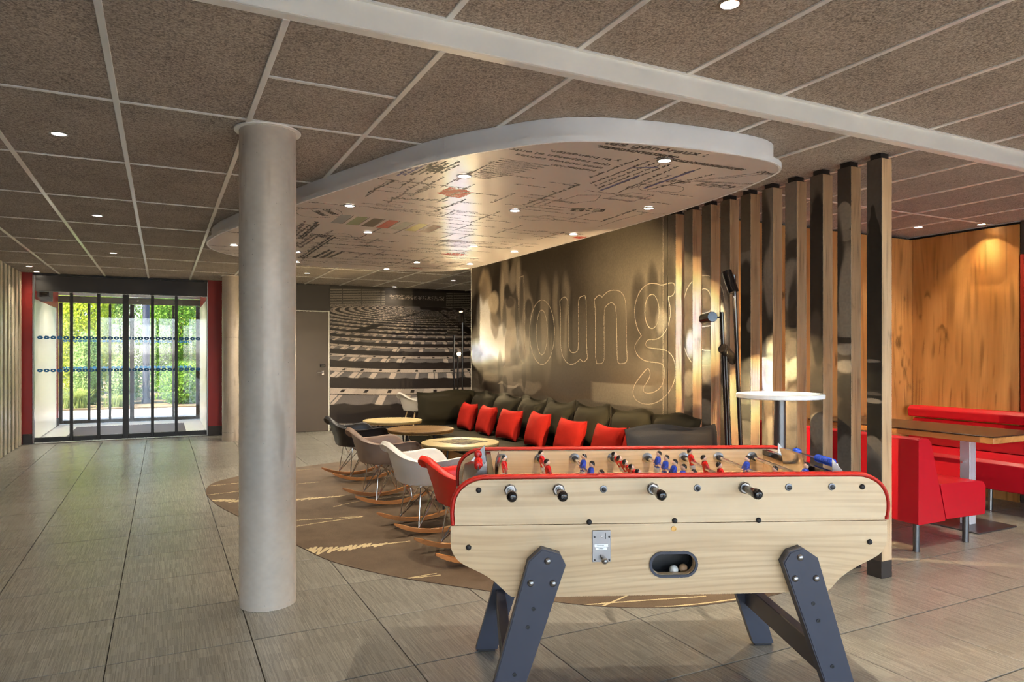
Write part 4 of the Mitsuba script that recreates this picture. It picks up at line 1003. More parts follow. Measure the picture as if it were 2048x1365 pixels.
# ------------------------------------------------------------------ round lounge tables
def round_table(x, y, mat, label, a0, printed=False):
    t = thing('lounge_table', label, 'table', 'round lounge tables')
    rt = .350; zt = .560
    part(t, 'table_top', lathe([(rt - .012, zt - .026), (rt - .002, zt - .020), (rt, zt - .012), (rt, zt - .003), (rt - .003, zt)], 64, at=(x, y, 0)), mat, 30)
    part(t, 'edge_band', lathe([(rt - .02, zt - .034), (rt - .006, zt - .034), (rt - .006, zt - .0265), (rt - .02, zt - .0265)], 64, at=(x, y, 0)), 'mat_table_edge', 30)
    for k in range(4):
        a = a0 + k * math.pi / 2
        c, s = math.cos(a), math.sin(a)
        part(t, 'leg', rod((x + .20 * c, y + .20 * s, zt - .036), (x + .265 * c, y + .265 * s, .0055), .009, 10), 'mat_black', 40)
    part(t, 'bracket', cat([box(x - .21, x + .21, y - .02, y + .02, zt - .046, zt - .035, .002), box(x - .02, x + .02, y - .21, y - .021, zt - .046, zt - .035, .002), box(x - .02, x + .02, y + .021, y + .21, zt - .046, zt - .035, .002)]), 'mat_black')
    if printed:
        for i in range(2):
            for k in range(12):
                u = -.165 + .0142 * k + .168 * i
                L = .17 if k % 4 else .20
                m = box(u, u + (.009 if k % 3 else .004), -L, -.01, zt + .0002, zt + .0008); m2 = box(u, u + (.004 if k % 3 else .009), .01, L, zt + .0002, zt + .0008)
                part(t, 'printed_bar', moved(cat([m, m2]), (x + .02, y + .01, 0), 24), 'mat_ink')
    return t
round_table(2.47, 8.13, 'mat_table_pale', 'round pale yellow lounge table, farthest of the three', .3)
round_table(2.45, 7.05, 'mat_table_brown', 'round brown wood lounge table, middle of the three', .5)
round_table(2.40, 5.83, 'mat_table_pale', 'round pale lounge table with a dark barred print on its top', .6, True)

# ------------------------------------------------------------------ lounge sofa with cushions
so = thing('lounge_sofa', 'long dark olive U shaped sofa bench along the lounge wall', 'sofa')
part(so, 'plinth', cat([box(3.16, 3.85, 4.00, 8.94, .006, .19, .004)]), 'mat_plinth')
part(so, 'plinth', box(2.96, 3.158, 8.20, 8.94, .006, .19, .004), 'mat_plinth')
for k in range(5):
    a, b = 3.98 + .84 * k, 3.98 + .84 * (k + 1) - .006
    part(so, 'seat_pad', box(3.06, 3.845, a, b, .195, .385, .03), 'mat_olive', 30)
part(so, 'seat_pad', box(2.93, 3.845, 8.19, 8.94, .195, .385, .03), 'mat_olive', 30)
part(so, 'seat_pad', box(2.93, 3.055, 3.98, 4.60, .195, .385, .03), 'mat_olive', 30)
def pillow(w, h, t, flange=.0, seed=0, pinch=.06, wave=.0):
    """a cushion in the xz plane, x across (-w/2..w/2), z up (0..h), thickness along y."""
    n, m = 30, 26
    u, v = np.meshgrid(np.linspace(-1, 1, n), np.linspace(-1, 1, m), indexing='ij')
    k = 1 - pinch * (1 - v ** 2) * np.abs(u) ** 3; l = 1 - pinch * (1 - u ** 2) * np.abs(v) ** 3
    X, Z = u * k * w / 2, v * l * h / 2 + h / 2
    fu, fv = (1 - 2 * flange / w), (1 - 2 * flange / h)
    qu, qv = np.clip(np.abs(u) / fu, 0, 1), np.clip(np.abs(v) / fv, 0, 1)
    prof = ((1 - qu ** 3.2) * (1 - qv ** 3.2)) ** .5
    nz = meshkit.fbm(np.stack([u * 2.2 + seed, v * 2.2, 0 * u + seed * 1.7], -1), 3, seed) - .5
    T1 = t / 2 * prof * (1 + .35 * nz) + .004
    off = wave * np.sin(u * 4 + seed) * np.clip((np.abs(v) - .6) / .4, 0, 1) ** 2 + .012 * nz
    Zw = Z - .02 * wave / .02 * (np.clip(v, 0, 1) ** 4) * np.cos(u * 3.2 + seed) * (1 if wave else 0)
    P, Q = np.stack([X, off - T1, Zw], -1).reshape(-1, 3), np.stack([X, off + T1, Zw], -1).reshape(-1, 3)
    idx = np.arange(n * m).reshape(n, m); f = []
    a, b, c, d = idx[:-1, :-1].ravel(), idx[1:, :-1].ravel(), idx[1:, 1:].ravel(), idx[:-1, 1:].ravel()
    F = np.vstack([np.stack([a, b, c], 1), np.stack([a, c, d], 1)]); N = n * m
    ring = np.concatenate([idx[:, 0], idx[-1, 1:], idx[-2::-1, -1], idx[0, -2:0:-1]]); rn = np.roll(ring, -1)
    S = np.vstack([np.stack([rn, ring, ring + N], 1), np.stack([rn, ring + N, rn + N], 1)])
    mesh = TM(np.vstack([P, Q]), np.vstack([F, F[:, ::-1] + N, S]), process=False)
    if mesh.volume < 0: mesh.invert()
    return mesh
def lean(m, deg): m = m.copy(); m.apply_transform(rot([1, 0, 0], deg)); return m
# back cushions along the wall: their face looks towards -x
edges_ = [8.62, 7.92, 7.26, 6.65, 6.04, 5.42, 4.80, 4.20]
nth = 'farthest from the football table', 
for k in range(7):
    w = edges_[k] - edges_[k + 1]; m = pillow(w * .985, .48, .20, .05, k + 3, .03, .020)
    m = moved(lean(m, -10), (0, 0, 0), -90)
    m = moved(m, (3.64, (edges_[k] + edges_[k + 1]) / 2, .392 - min(0, 0)))
    m.apply_translation([0, 0, .388 - m.bounds[0, 2]]); m.apply_translation([3.842 - m.bounds[1, 0], 0, 0])
    single('back_cushion', m, 'mat_olive', f'olive flanged back cushion along the lounge wall, {ORD[k]} from the far end', 'cushion', 'olive back cushions on the sofa', smooth=True)
m = moved(lean(pillow(.84, .47, .19, .05, 21, .03, .018), -8), (3.44, 8.80, 0)); m.apply_translation([0, 0, .388 - m.bounds[0, 2]])
single('back_cushion', m, 'mat_olive', 'wide olive cushion at the far end of the sofa, facing the viewer', 'cushion', 'olive back cushions on the sofa', smooth=True)
m = moved(lean(pillow(.86, .43, .16, .035, 27, .02, .022), 6), (3.40, 4.07, 0), 180); m.apply_translation([0, 0, .388 - m.bounds[0, 2]])
single('back_cushion', m, 'mat_olive_grey', 'grey cushion at the near end of the sofa, seen from behind over the football table', 'cushion', 'olive back cushions on the sofa', smooth=True)
for k, y in enumerate([8.24, 7.66, 7.03, 6.38, 5.73, 5.10, 4.66]):
    m = pillow(.46, .35 if k != 3 else .37, .14, .0, 40 + k, .11, 0)
    m = moved(lean(m, -16), (0, 0, 0), -90 + R.uniform(-7, 7)); m = moved(m, (3.44, y, 0)); m.apply_translation([0, 0, .387 - m.bounds[0, 2]])
    lab = f'red square scatter cushion on the sofa, {ORD[k]} from the far end'
    if k == 6: lab = 'red scatter cushion mostly hidden behind the grey cushion'
    single('scatter_cushion', m, 'mat_red_cloth', lab, 'cushion', 'red scatter cushions on the sofa', smooth=True)

# ------------------------------------------------------------------ floor lamps with spot heads
def spot_head(t, c, d, lit, power):
    """a can of 16 cm with its open end towards d"""
    d = np.asarray(d, float) / np.linalg.norm(d); c = np.asarray(c, float)
    prof = [(.001, -.08), (.034, -.08), (.036, -.076), (.036, .078), (.032, .078), (.032, .035), (.001, .035)]
    k = part(t, 'lamp_head', lathe(prof, 20, axis=d, at=c), 'mat_black_gloss', 40)
    b = part(k, 'bulb', lathe([(.002, .037), (.026, .040), (.024, .052), (.002, .056)], 16, axis=d, at=c), 'mat_lens', 40)
    scene[b]['emitter'] = {'type': 'area', 'radiance': {'type': 'rgb', 'value': [14 * q for q in WARMER]}, 'sampling_weight': .02}
    o = c + d * .082
    scene[t + f'__beam{len(scene)}'] = {'type': 'spot', 'to_world': T().look_at(origin=o.tolist(), target=(o + d).tolist(), up=[0.1, 1, .2]), 'cutoff_angle': 42.0, 'beam_width': 12.0, 'intensity': {'type': 'rgb', 'value': [power * q for q in WARMER]}}
def floor_lamp(label, base, poles, heads):
    t = thing('floor_lamp', label, 'floor lamp', 'black floor lamps with spot heads')
    part(t, 'base', lathe([(.001, 0.002), (.15, .002), (.15, .018), (.145, .022), (.001, .022)], 40, at=(base[0], base[1], 0)), 'mat_black', 40)
    for p0, p1 in poles: part(t, 'pole', rod(p0, p1, .0135, 14), 'mat_black_gloss', 40)
    for c, d, a, pw in heads:
        part(t, 'arm', rod(a, c, .006, 8), 'mat_black', 40)
        spot_head(t, c, d, True, pw)
    return t
floor_lamp('black floor lamp with three spot heads between the sofa and the high white table', (3.585, 3.65),
           [((3.545, 3.665, .02), (3.478, 3.686, 1.645)), ((3.630, 3.620, .02), (3.553, 3.648, 1.905)), ((3.560, 3.645, .02), (3.497, 3.672, 1.385))],
           [((3.40, 3.735, 1.605), (.34, .92, -.05), (3.479, 3.686, 1.61), 20.0), ((3.526, 3.655, 1.855), (.12, -.22, -.72), (3.555, 3.646, 1.87), 6.0), ((3.530, 3.675, 1.352), (.80, .15, -.55), (3.498, 3.672, 1.36), 8.0)])
floor_lamp('black floor lamp with three spot heads beyond the far end of the sofa', (3.79, 9.30),
           [((3.74, 9.31, .02), (3.737, 9.313, 1.668)), ((3.846, 9.26, .02), (3.846, 9.26, 1.903)), ((3.80, 9.33, .02), (3.803, 9.327, 1.36))],
           [((3.70, 9.27, 1.655), (-.80, .45, .05), (3.737, 9.312, 1.66), 4.0), ((3.81, 9.22, 1.885), (-.22, -.42, .88), (3.846, 9.26, 1.89), 3.5), ((3.77, 9.29, 1.335), (.03, -.86, .19), (3.803, 9.325, 1.34), 11.0)])

# ------------------------------------------------------------------ high white table
t = thing('high_table', 'high round white table on a grey post in front of the wooden posts', 'table')
hx, hy = 3.545, 3.235
part(t, 'table_top', lathe([(.255, 1.070), (.266, 1.072), (.269, 1.076), (.269, 1.096), (.266, 1.100), (.255, 1.101)], 72, at=(hx, hy, 0)), 'mat_white', 30)
part(t, 'post', lathe([(.036, .02), (.036, 1.060)], 28, at=(hx, hy, 0)), 'mat_steel_dark', 40)
part(t, 'flange', lathe([(.09, 1.061), (.09, 1.0695)], 28, at=(hx, hy, 0)), 'mat_steel_dark', 40)
part(t, 'base_plate', lathe([(.22, .005), (.22, .012), (.215, .018), (.05, .02)], 48, at=(hx, hy, 0)), 'mat_steel_dark', 40)

# ------------------------------------------------------------------ booths
t = thing('booth_bench', 'red upholstered booth bench whose end faces the viewer, on grey round legs', 'bench')
prof = Polygon([(4.56, .195), (4.862, .195), (4.70, .745), (4.665, .775), (4.60, .782), (4.565, .770)]).buffer(-.012).buffer(.012)
part(t, 'backrest', place2d(extrude(prof, 1.55), [0, 4.53, 0], [1, 0, 0], [0, 0, 1], [0, -1, 0]), 'mat_vinyl', 30)
sp = Polygon([(4.868, .205), (5.32, .195), (5.33, .24), (5.33, .40), (5.30, .432), (5.25, .442), (4.80, .455)]).buffer(-.015).buffer(.015)
part(t, 'seat', place2d(extrude(sp, 1.55), [0, 4.53, 0], [1, 0, 0], [0, 0, 1], [0, -1, 0]), 'mat_vinyl', 30)
for x in (4.615, 5.175):
    for y in (3.03, 4.44): part(t, 'leg', rod((x, y, .001), (x, y, .194), .021, 18), 'mat_steel_dark', 40)
t = thing('booth_bench', 'long red wall bench with a padded head roll behind the booth table', 'bench')
def side_run(poly, y0, y1, mat, name, lab=None): part(t, name, place2d(extrude(poly, y1 - y0), [0, y1, 0], [1, 0, 0], [0, 0, 1], [0, -1, 0]), mat, 30, label=lab)
side_run(Polygon([(6.29, .20), (6.955, .20), (6.955, .44), (6.78, .452), (6.33, .448), (6.295, .42)]).buffer(-.015).buffer(.015), 1.3, 4.56, 'mat_vinyl', 'seat')
side_run(Polygon([(6.80, .458), (6.955, .458), (6.955, .70), (6.90, .70)]), 1.3, 4.56, 'mat_vinyl', 'backrest')
side_run(Polygon([(6.80, .722), (6.955, .722), (6.955, .83), (6.83, .83), (6.79, .80)]).buffer(-.02).buffer(.02), 1.3, 4.55, 'mat_vinyl', 'head_roll')
for y in (1.6, 2.6, 3.55, 4.4): part(t, 'leg', rod((6.42, y, .001), (6.42, y, .199), .018, 14), 'mat_steel', 40)
t = thing('booth_table', 'booth table with a dark glossy top and a wooden edge on a steel leg', 'table')
part(t, 'table_top', box(5.36, 6.04, 2.94, 4.56, .745, .755, .004), 'mat_laminate_dark', label='dark glossy top')
part(t, 'edge', box(5.362, 6.038, 2.942, 4.558, .700, .7445, .004), 'mat_maple_dark', label='wooden edge')
part(t, 'leg', box(5.66, 5.74, 3.28, 3.36, .012, .699, .004), 'mat_aluminium')
part(t, 'leg_clamp', cat([rod((5.62, 3.32, .50), (5.6595, 3.32, .50), .008, 8), rod((5.7405, 3.32, .50), (5.785, 3.32, .50), .008, 8), rod((5.785, 3.32, .47), (5.785, 3.32, .53), .006, 8)]), 'mat_chrome', 40)
part(t, 'base_plate', box(5.46, 5.96, 3.10, 3.52, .001, .0115, .002), 'mat_steel_dark')
part(t, 'rear_leg', box(5.66, 5.74, 4.20, 4.28, .012, .699, .004), 'mat_steel_brushed')
part(t, 'rear_base_plate', box(5.50, 5.90, 4.05, 4.45, .001, .0115, .002), 'mat_steel_dark')

# ------------------------------------------------------------------ football table (local frame: u along it, v away from the viewer, z up)
TH = math.radians(-23.6)
KF = .969
MF = np.eye(4)
MF[:3, 0] = [math.cos(TH), math.sin(TH), 0]; MF[:3, 1] = [-math.sin(TH), math.cos(TH), 0]; MF[:3, 3] = [.919, 2.323, 0]
SC = np.eye(4); SC[:3, :3] *= KF; SC[:3, 3] = EYE * (1 - KF)
MF = SC @ MF
ZF = (0 - EYE[2] * (1 - KF)) / KF           # the floor in the local frame
def table_wood(p, n, uv):
    a = p.x * math.cos(TH) + p.y * math.sin(TH); b = p.y * math.cos(TH) - p.x * math.sin(TH); c = p.z
    w = fbm(a * .9, c * 5, b * 5, 3)
    g = noise(a * 2.0 + 3 * w, c * 120 + 9 * w, b * 120); f = noise(a * 6, c * 330, b * 330)
    arch = dr.abs(dr.sin(170 * (c + .10 * w + .03 * dr.square(dr.sin(a * 2.1 + 1)))))
    col = mix(C3(212, 187, 150), C3(196, 168, 128), smoothstep(.25, .8, w))
    col = mix(col, C3(164, 128, 86), .30 * smoothstep(.45, .75, g) + .24 * smoothstep(.72, 1.0, arch) * smoothstep(.35, .6, w))
    return mix(col, C3(178, 146, 106), .14 * f)
M('mat_table_wood', pr(mikit.proc(table_wood), .36, 0.0, .45))
ft = thing('football_table', 'pale wood football table with red rounded rims and dark slanted legs in the foreground', 'football table')
def fp(name, mesh, mat, smooth=False, label=None, parent=ft, **k):
    m = mesh.copy(); m.apply_transform(MF); return part(parent, name, m, mat, smooth, label, **k)
def uz(poly, v0, v1): return place2d(extrude(poly, v1 - v0), [0, v1, 0], [1, 0, 0], [0, 0, 1], [0, -1, 0])
UP = [(0, .7415), (-.004, .79), (.002, .835), (.016, .866), (.037, .889), (.062, .905), (.094, .917), (.13, .920)]
UPR = [(1.605 - (x) + (.016 if False else 0.012), z) for x, z in UP[::-1]]
UP[0] = (0.0, .7415); UPR[-1] = (1.612, .7415)
OUTL = UP + [(.8, .920)] + UPR
outer = Polygon(np.vstack([smooth_path(OUTL, 2)]))
LOWER = [(0, .7395), (0, .668), (.006, .645), (.023, .618), (.052, .597), (.089, .580), (.122, .563), (.155, .540), (.189, .509), (.212, .485), (.232, .480), (1.370, .480), (1.390, .489), (1.421, .526), (1.456, .552), (1.506, .580), (1.556, .602), (1.586, .623), (1.601, .647), (1.605, .670), (1.605, .7395)]
lowp = Polygon(smooth_path(LOWER, 2))
band = .0160
inner = outer.buffer(-band).union(sbox(band, .7415, 1.605 - band * .4, .80).intersection(outer)).intersection(sbox(-.1, .7415, 2, 1))
cup_c = ((.717 + .895) / 2, (.544 + .638) / 2)
def stadium(w, h): return LineString([(cup_c[0] - (w - h) / 2, cup_c[1]), (cup_c[0] + (w - h) / 2, cup_c[1])]).buffer(h / 2, 12)
hole = stadium(.158, .074)
inner = outer.buffer(-band).intersection(sbox(-.1, .7415, 2, 1)).union(outer.buffer(-band).buffer(.0).intersection(sbox(-.1, .75, 2, 1)))
colm = sbox(band - .002, .7415, 1.612 - band, .79); inner = inner.union(colm.intersection(outer))
for side, (v0, v1) in enumerate([(0.0, .028), (.740, .768)]):
    fp('upper_panel', uz(inner.buffer(-.0003), v0, v1), 'mat_table_wood')
    fp('lower_panel', uz(lowp.difference(hole) if side == 0 else lowp, v0, v1), 'mat_table_wood')
    # red rim: half round moulding swept along the rounded top
    path = smooth_path(OUTL, 2); d = np.gradient(path, axis=0); d /= np.linalg.norm(d, axis=1, keepdims=True)
    nrm = np.stack([d[:, 1], -d[:, 0]], 1)                    # inwards
    if np.dot(nrm[len(nrm) // 2], [0, 1]) > 0: nrm = -nrm
    ctr = path + nrm * .0078
    ang = np.arange(16) * 2 * np.pi / 16
    pa, pb = .0078 * np.cos(ang), .0185 * np.sign(np.sin(ang)) * np.abs(np.sin(ang)) ** .8
    vm = (v0 + v1) / 2; V_, F_ = [], []
    for i in range(len(ctr)):
        for q in range(16): V_.append([ctr[i, 0] + nrm[i, 0] * pa[q], vm + pb[q], ctr[i, 1] + nrm[i, 1] * pa[q]])
    for i in range(len(ctr) - 1):
        for q in range(16):
            w = (q + 1) % 16; F_ += [[16 * i + q, 16 * i + w, 16 * i + 16 + w], [16 * i + q, 16 * i + 16 + w, 16 * i + 16 + q]]
    e = 16 * (len(ctr) - 1)
    F_ += [[0, q + 1, q] for q in range(1, 15)] + [[e, e + q, e + q + 1] for q in range(1, 15)]
    m = TM(V_, F_, process=False)
    if m.volume < 0: m.invert()
    fp('red_rim', m, 'mat_trim_red', 50)
# inside: field, ledges, ends
fp('playing_field', box(.165, 1.44, .0285, .7395, .755, .765), 'mat_field')
fp('underside', box(.20, 1.40, .0285, .7395, .492, .505), 'mat_table_wood')
fp('ledge', box(.165, 1.44, .715, .7395, .766, .800, .002), 'mat_maple')
fp('ledge', box(.165, 1.44, .0285, .052, .766, .800, .002), 'mat_maple')
for s in (0, 1):
    mu = (lambda u: 1.605 - u) if s == 0 else (lambda u: u)
    fp('end_board', box(mu(1.450), mu(1.468), .0285, .7395, .600, .876, .002), 'mat_maple')
    fp('end_strip', box(mu(1.446), mu(1.470), .0285, .7395, .8765, .902, .002), 'mat_black_gloss', label='dark glossy strip on the end board')
    fp('end_panel', box(mu(1.556), mu(1.572), .0285, .7395, .660, .838, .002), 'mat_table_wood')
    deck = hull([[mu(u), v, z + dz] for u, z in ((1.472, .896), (1.566, .858)) for v in (.150, .632) for dz in (0, .004)])
    fp('score_deck', deck, 'mat_chrome', label='sloping chrome score board')
    for v in (.146, .633): fp('cheek', hull([[mu(u), v + dv, z] for u, z in ((1.474, .86), (1.474, .948), (1.556, .852)) for dv in (0, .003)]), 'mat_steel')
    # curved chrome shield behind the goalkeeper
    vv = np.linspace(.27, .475, 9); zz = np.linspace(.772, .946, 9); V_, F_ = [], []
    for dd in (0, .002):
        for v in vv:
            for z in zz:
                V_.append([mu(1.438 + dd - .010 * ((v - .372) / .10) ** 2 - .018 * max(0, (z - .86) / .086) ** 2), v, z])
    for o in (0, 81):
        for i in range(8):
            for j in range(8):
                q = o + i * 9 + j; F_ += [[q, q + 9, q + 10], [q, q + 10, q + 1]] if o == 0 else [[q, q + 10, q + 9], [q, q + 1, q + 10]]
    rim_ = [i * 9 for i in range(9)] + [72 + j for j in range(1, 9)] + [i * 9 + 8 for i in range(7, -1, -1)] + [j for j in range(7, 0, -1)]
    for a, b in zip(rim_, rim_[1:] + rim_[:1]): F_ += [[a, b, b + 81], [a, b + 81, a + 81]]
    fp('goal_shield', TM(V_, F_, process=False), 'mat_chrome', 40, label='curved chrome shield')
    k = fp('score_rod', cat([rod((mu(1.505), .165, .922), (mu(1.505), .618, .922), .003, 8)] + [rod((mu(1.505), v, .921), (mu(1.505), v, .881), .003, 8) for v in (.168, .615)]), 'mat_chrome', 40)
    for i in range(10):
        v = .205 + .0165 * i if i < 8 else .50 + .0165 * (i - 8)
        fp('bead', lathe([(.005, -.0075), (.012, -.0075), (.0165, -.003), (.0165, .003), (.012, .0075), (.005, .0075)], 16, axis=(0, 1, 0), at=(mu(1.505), v, .922)), 'mat_bead_blue' if s else 'mat_bead_red', 50, parent=k)
# rods with handles and players
def figure(colour):
    skin, hair, white = (230, 190, 160), (28, 22, 20), (226, 220, 206)
    ms = []
    def add(m, c):
        m = m.copy(); ms.append((m, np.tile(lin(*c), (len(m.vertices), 1))))
    hd = trimesh.creation.icosphere(2, .0112); hd.apply_scale([1.0, .92, 1.12]); hd.apply_translation([0, 0, .0445])
    add(hd, skin)
    hr = trimesh.creation.icosphere(2, .0119); hr = hr.slice_plane([0, 0, .0012], [-.55, 0, .84]); hr.apply_scale([1.02, .96, 1.10]); hr.apply_translation([-.0008, 0, .0455]); add(hr, hair)
    ns = trimesh.creation.icosphere(1, .0022); ns.apply_translation([.0112, 0, .0435]); add(ns, skin)
    add(lathe([(.0055, .030), (.0055, .037)], 10), skin)
    def ell(prof, c, at=(0, 0, 0)):
        m = lathe([(r, z) for r, z, _ in prof], 16); m.vertices[:, 0] *= .78
        m.apply_translation(at); add(m, c)
    ell([(.006, .0335, 0), (.0135, .029, 0), (.0172, .018, 0), (.0155, .004, 0), (.0138, -.010, 0), (.0142, -.0165, 0)], colour)
    ell([(.0146, -.0165, 0), (.0162, -.026, 0), (.0158, -.036, 0), (.010, -.037, 0)], white)
    for s in (-1, 1):
        add(tube([(0, s * .015, .026), (.004, s * .021, .012), (.009, s * .0205, -.002)], [.0056, .0052, .0042], 10), colour)
        h = trimesh.creation.icosphere(1, .0045); h.apply_translation([.010, s * .020, -.005]); add(h, skin)
    ell([(.0085, -.036, 0), (.0088, -.050, 0), (.0080, -.056, 0)], skin)
    ell([(.0088, -.056, 0), (.0090, -.068, 0), (.008, -.074, 0)], colour)
    ft_ = trimesh.creation.box(extents=[.024, .020, .011]); ft_.apply_translation([.003, 0, -.0795]); add(ft_, hair)
    return TM(np.vstack([m.vertices for m, _ in ms]), np.vstack([m.faces + o for (m, _), o in zip(ms, np.cumsum([0] + [len(m.vertices) for m, _ in ms[:-1]]))]), process=False), np.vstack([c for _, c in ms])
FIG = {'red': figure((196, 30, 26)), 'blue': figure((40, 66, 168))}
ZR = .8665
RODS = [(.213, 'red', 1, [.462], -6), (.387, 'red', 1, [.603, .342], -8), (.550, 'blue', 0, [.483, .283, .073], 6), (.729, 'red', 1, [.586, .47, .355, .24, .125], -30),
        (.894, 'blue', 0, [.556, .433, .310, .188, .065], 8), (1.067, 'red', 1, [.618, .427, .237], -10), (1.233, 'blue', 0, [.398, .128], 6), (1.395, 'blue', 0, [.21], 10)]
for i, (u, c, near, vs, tilt) in enumerate(RODS):
    a, b = (-.030, .80) if near else (-.008, .90)
    k = fp('rod', rod((u, a, ZR), (u, b, ZR), .0078, 14), 'mat_chrome', 50)
    fm, fc = FIG[c]
    for v in vs:
        m = fm.copy()
        if c == 'blue': m.apply_transform(rot([0, 0, 1], 180)); 
        m.apply_transform(rot([0, 1, 0], tilt)); m.apply_translation([u, v, ZR]); m.apply_transform(MF)
        part(k, 'player', m, 'mat_player', True, label=f'small football player in a {c} shirt', color=fc)
    hp = [(.008, 0), (.0125, .001), (.0130, .02), (.0150, .05), (.0178, .082), (.0185, .094), (.0172, .104), (.0120, .110), (.0048, .1105), (.0042, .106)]
    hd = lathe(hp, 20, axis=(0, -1, 0), at=(u, -.024, ZR)) if near else lathe(hp, 20, axis=(0, 1, 0), at=(u, .80, ZR))
    fp('handle', hd, 'mat_black_gloss', 50, label='glossy black handle', parent=k)
    for v, s in ((0.0, -1), (.768, 1)):
        if (near and s < 0) or (not near and s > 0):
            m = lathe([(.009, 0), (.0225, .0005), (.0225, .009), (.018, .013), (.009, .0135)], 8, axis=(0, s, 0), at=(u, v + s * .0003, ZR))
        else:
            m = lathe([(.0085, 0), (.0135, .0003), (.0125, .004), (.0085, .005)], 20, axis=(0, s, 0), at=(u, v + s * .0003, ZR))
        fp('bearing', m, 'mat_steel' if (near and s < 0) or (not near and s > 0) else 'mat_steel_dark', 25)
        m = lathe([(.0085, 0), (.024, .0003), (.024, .004), (.016, .007), (.016, .012), (.0085, .0125)], 20, axis=(0, -s, 0), at=(u, v - s * .0283, ZR))
        fp('bearing', m, 'mat_steel', 25)
    if not near: fp('end_cap', lathe([(.0078, 0), (.0078, .002), (.005, .0035), (.001, .004)], 14, axis=(0, -1, 0), at=(u, -.0082, ZR)), 'mat_black', 40, parent=k)
    for v in (.0415 + .012, .727 - .012): fp('bumper', lathe([(.0082, -.008), (.013, -.008), (.013, .008), (.0082, .008)], 14, axis=(0, 1, 0), at=(u, v, ZR)), 'mat_rubber', 40, parent=k)
# screws, coin plate, ball cup
dome = [(.0098, 0), (.0098, .003), (.0085, .006), (.0055, .0085), (.001, .0095)]
for u, z in [(.100, .867), (.064, .663), (.498, .748), (.810, .749), (1.121, .747), (1.510, .865), (1.538, .662)]:
    fp('screw_cap', lathe(dome, 16, axis=(0, -1, 0), at=(u, -.0003, z)), 'mat_rubber', 40)
fp('lock', lathe([(.0095, 0), (.0095, .003), (.006, .003), (.006, .0012)], 20, axis=(0, -1, 0), at=(.807, -.0003, .720)), 'mat_brass', 30)
cp = fp('coin_plate', box(.509, .576, -.0043, -.0003, .604, .7185, .001), 'mat_steel_brushed', label='steel coin plate')
fp('slot', moved(box(-.0009, .0009, -.0053, -.0044, -.0115, .0115), (.5570, 0, .6985)), 'mat_black', parent=cp)
for u, z in ((.5165, .695), (.570, .695), (.5175, .612), (.5705, .612)): fp('screw', lathe([(.0035, 0), (.0035, .001), (.001, .0016)], 10, axis=(0, -1, 0), at=(u, -.0044, z)), 'mat_black', 40, parent=cp)
fp('button', lathe([(.0036, 0), (.0036, .003), (.001, .0034)], 12, axis=(0, -1, 0), at=(.543, -.0044, .6955)), 'mat_steel', 40, parent=cp)
fp('tape_label', box(.5165, .5665, -.0050, -.0044, .6585, .6685), 'mat_white', parent=cp, label='white tape label')
fp('tape_label', box(.5210, .5620, -.0050, -.0044, .6475, .6570), 'mat_white', parent=cp, label='white tape label')
for z, n, u0 in ((.6635, 9, .5255), (.6525, 6, .532)):
    fp('tape_print', cat([box(u0 + .003 * i, u0 + .003 * i + .0021, -.0052, -.0051, z - .0013, z + .0013) for i in range(n)]), 'mat_ink', parent=cp)
fp('knob', cat([rod((.5385, -.0044, .6275), (.5395, -.020, .624), .0035, 10), trimesh.creation.icosphere(3, .0115).apply_translation([.549, -.030, .6155]), rod((.5395, -.018, .6245), (.549, -.030, .6155), .0035, 10)]), 'mat_steel', 50, parent=cp)
cup = fp('ball_cup', uz(stadium(.178, .094).difference(stadium(.160, .076)), -.006, .0275), 'mat_leg_navy', 30, label='dark rounded frame of the ball outlet')
fp('tray', uz(stadium(.196, .112).difference(stadium(.190, .106)), .0285, .11), 'mat_black', 30, parent=cup)
fp('tray_back', uz(stadium(.196, .112), .1101, .114), 'mat_black', parent=cup)
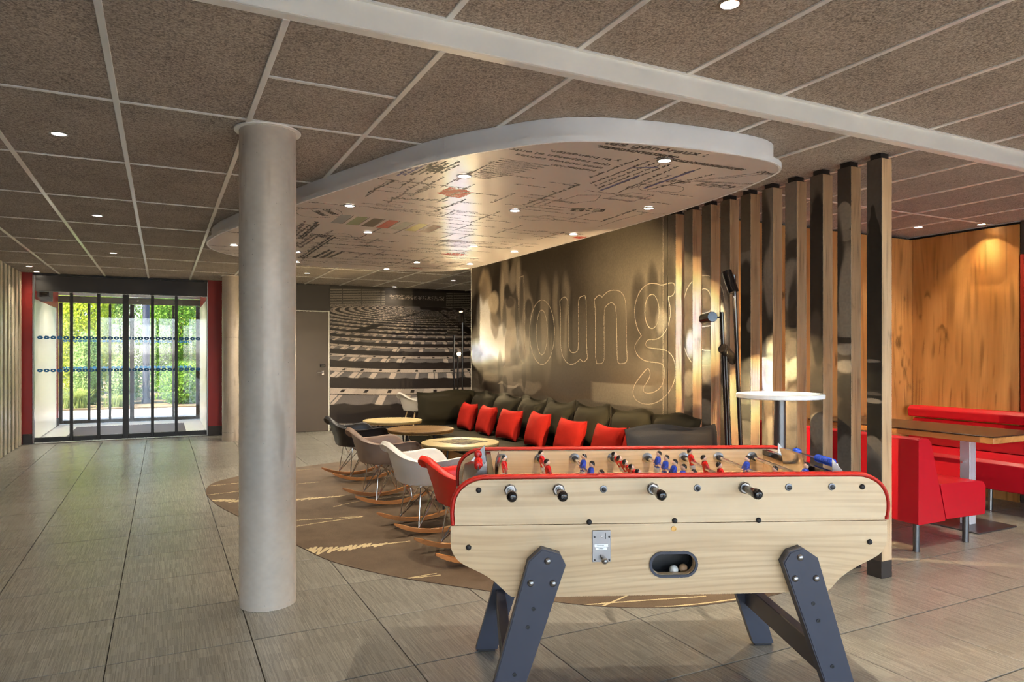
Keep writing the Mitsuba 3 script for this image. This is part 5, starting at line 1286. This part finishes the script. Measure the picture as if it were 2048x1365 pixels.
# legs
LL = [(.323, .666), (.389, .645), (.408, .606), (.1905, ZF + .012), (.0895, ZF + .012), (.274, .622)]
LR = [(1.266, .656), (1.322, .618), (1.5145, ZF + .012), (1.4165, ZF + .012), (1.194, .602), (1.219, .641)]
BL = [(.343, .623), (.283, .546), (.362, .544)]; SL = [(.293, .455), (.273, .391), (.226, .225)]
BR = [(1.255, .622), (1.237, .546), (1.314, .546)]; SR = [(1.303, .455), (1.322, .393), (1.373, .227)]
for v0, v1, s in ((-.046, -.001, -1), (.769, .814, 1)):
    for P_, bolts, screws in ((LL, BL, SL), (LR, BR, SR)):
        g = Polygon(P_)
        m = uz(g, v0 + .004, v1 - .001); m2 = uz(g.buffer(-.004, join_style=2), v0 if s < 0 else v1 - .001, v0 + .0041 if s < 0 else v1 + .003)
        k = fp('leg', cat([m, m2]), 'mat_leg_navy')
        vf = v0 if s < 0 else v1 + .003
        for u, z in bolts: fp('bolt', lathe([(.0125, 0), (.0115, .004), (.0075, .0075), (.001, .009)], 18, axis=(0, s, 0), at=(u, vf, z)), 'mat_steel', 50, parent=k)
        for u, z in screws: fp('screw', lathe([(.0070, 0), (.0070, .0025), (.0035, .0025), (.0035, .0008)], 12, axis=(0, s, 0), at=(u, vf, z)), 'mat_black', 30, parent=k)
        ub = (P_[3][0] + P_[4][0]) / 2 if P_ is LL else (P_[2][0] + P_[3][0]) / 2
        fp('foot_pad', box(ub - .042, ub + .042, v0 + .008, v1 - .008, ZF + .001, ZF + .0115, .002), 'mat_rubber', parent=k)
for u0, u1 in ((.185, .228), (1.376, 1.42)):
    fp('stretcher', box(u0, u1, .0, .768, .155, .250, .003), 'mat_leg_navy')
for u, m, lab, kk in ((.8216, 'mat_ball', 'white ball lying in the ball outlet of the football table', 0), (.8590, 'mat_ball_tan', 'tan ball lying in the ball outlet of the football table, right of the white one', 1)):
    b = trimesh.creation.icosphere(3, .0165); b.apply_translation([u, .050 + .006 * kk, .5552 if kk == 0 else .5580]); b.apply_transform(MF)
    single('table_ball', b, m, lab, 'ball', 'balls of the football table', smooth=True)
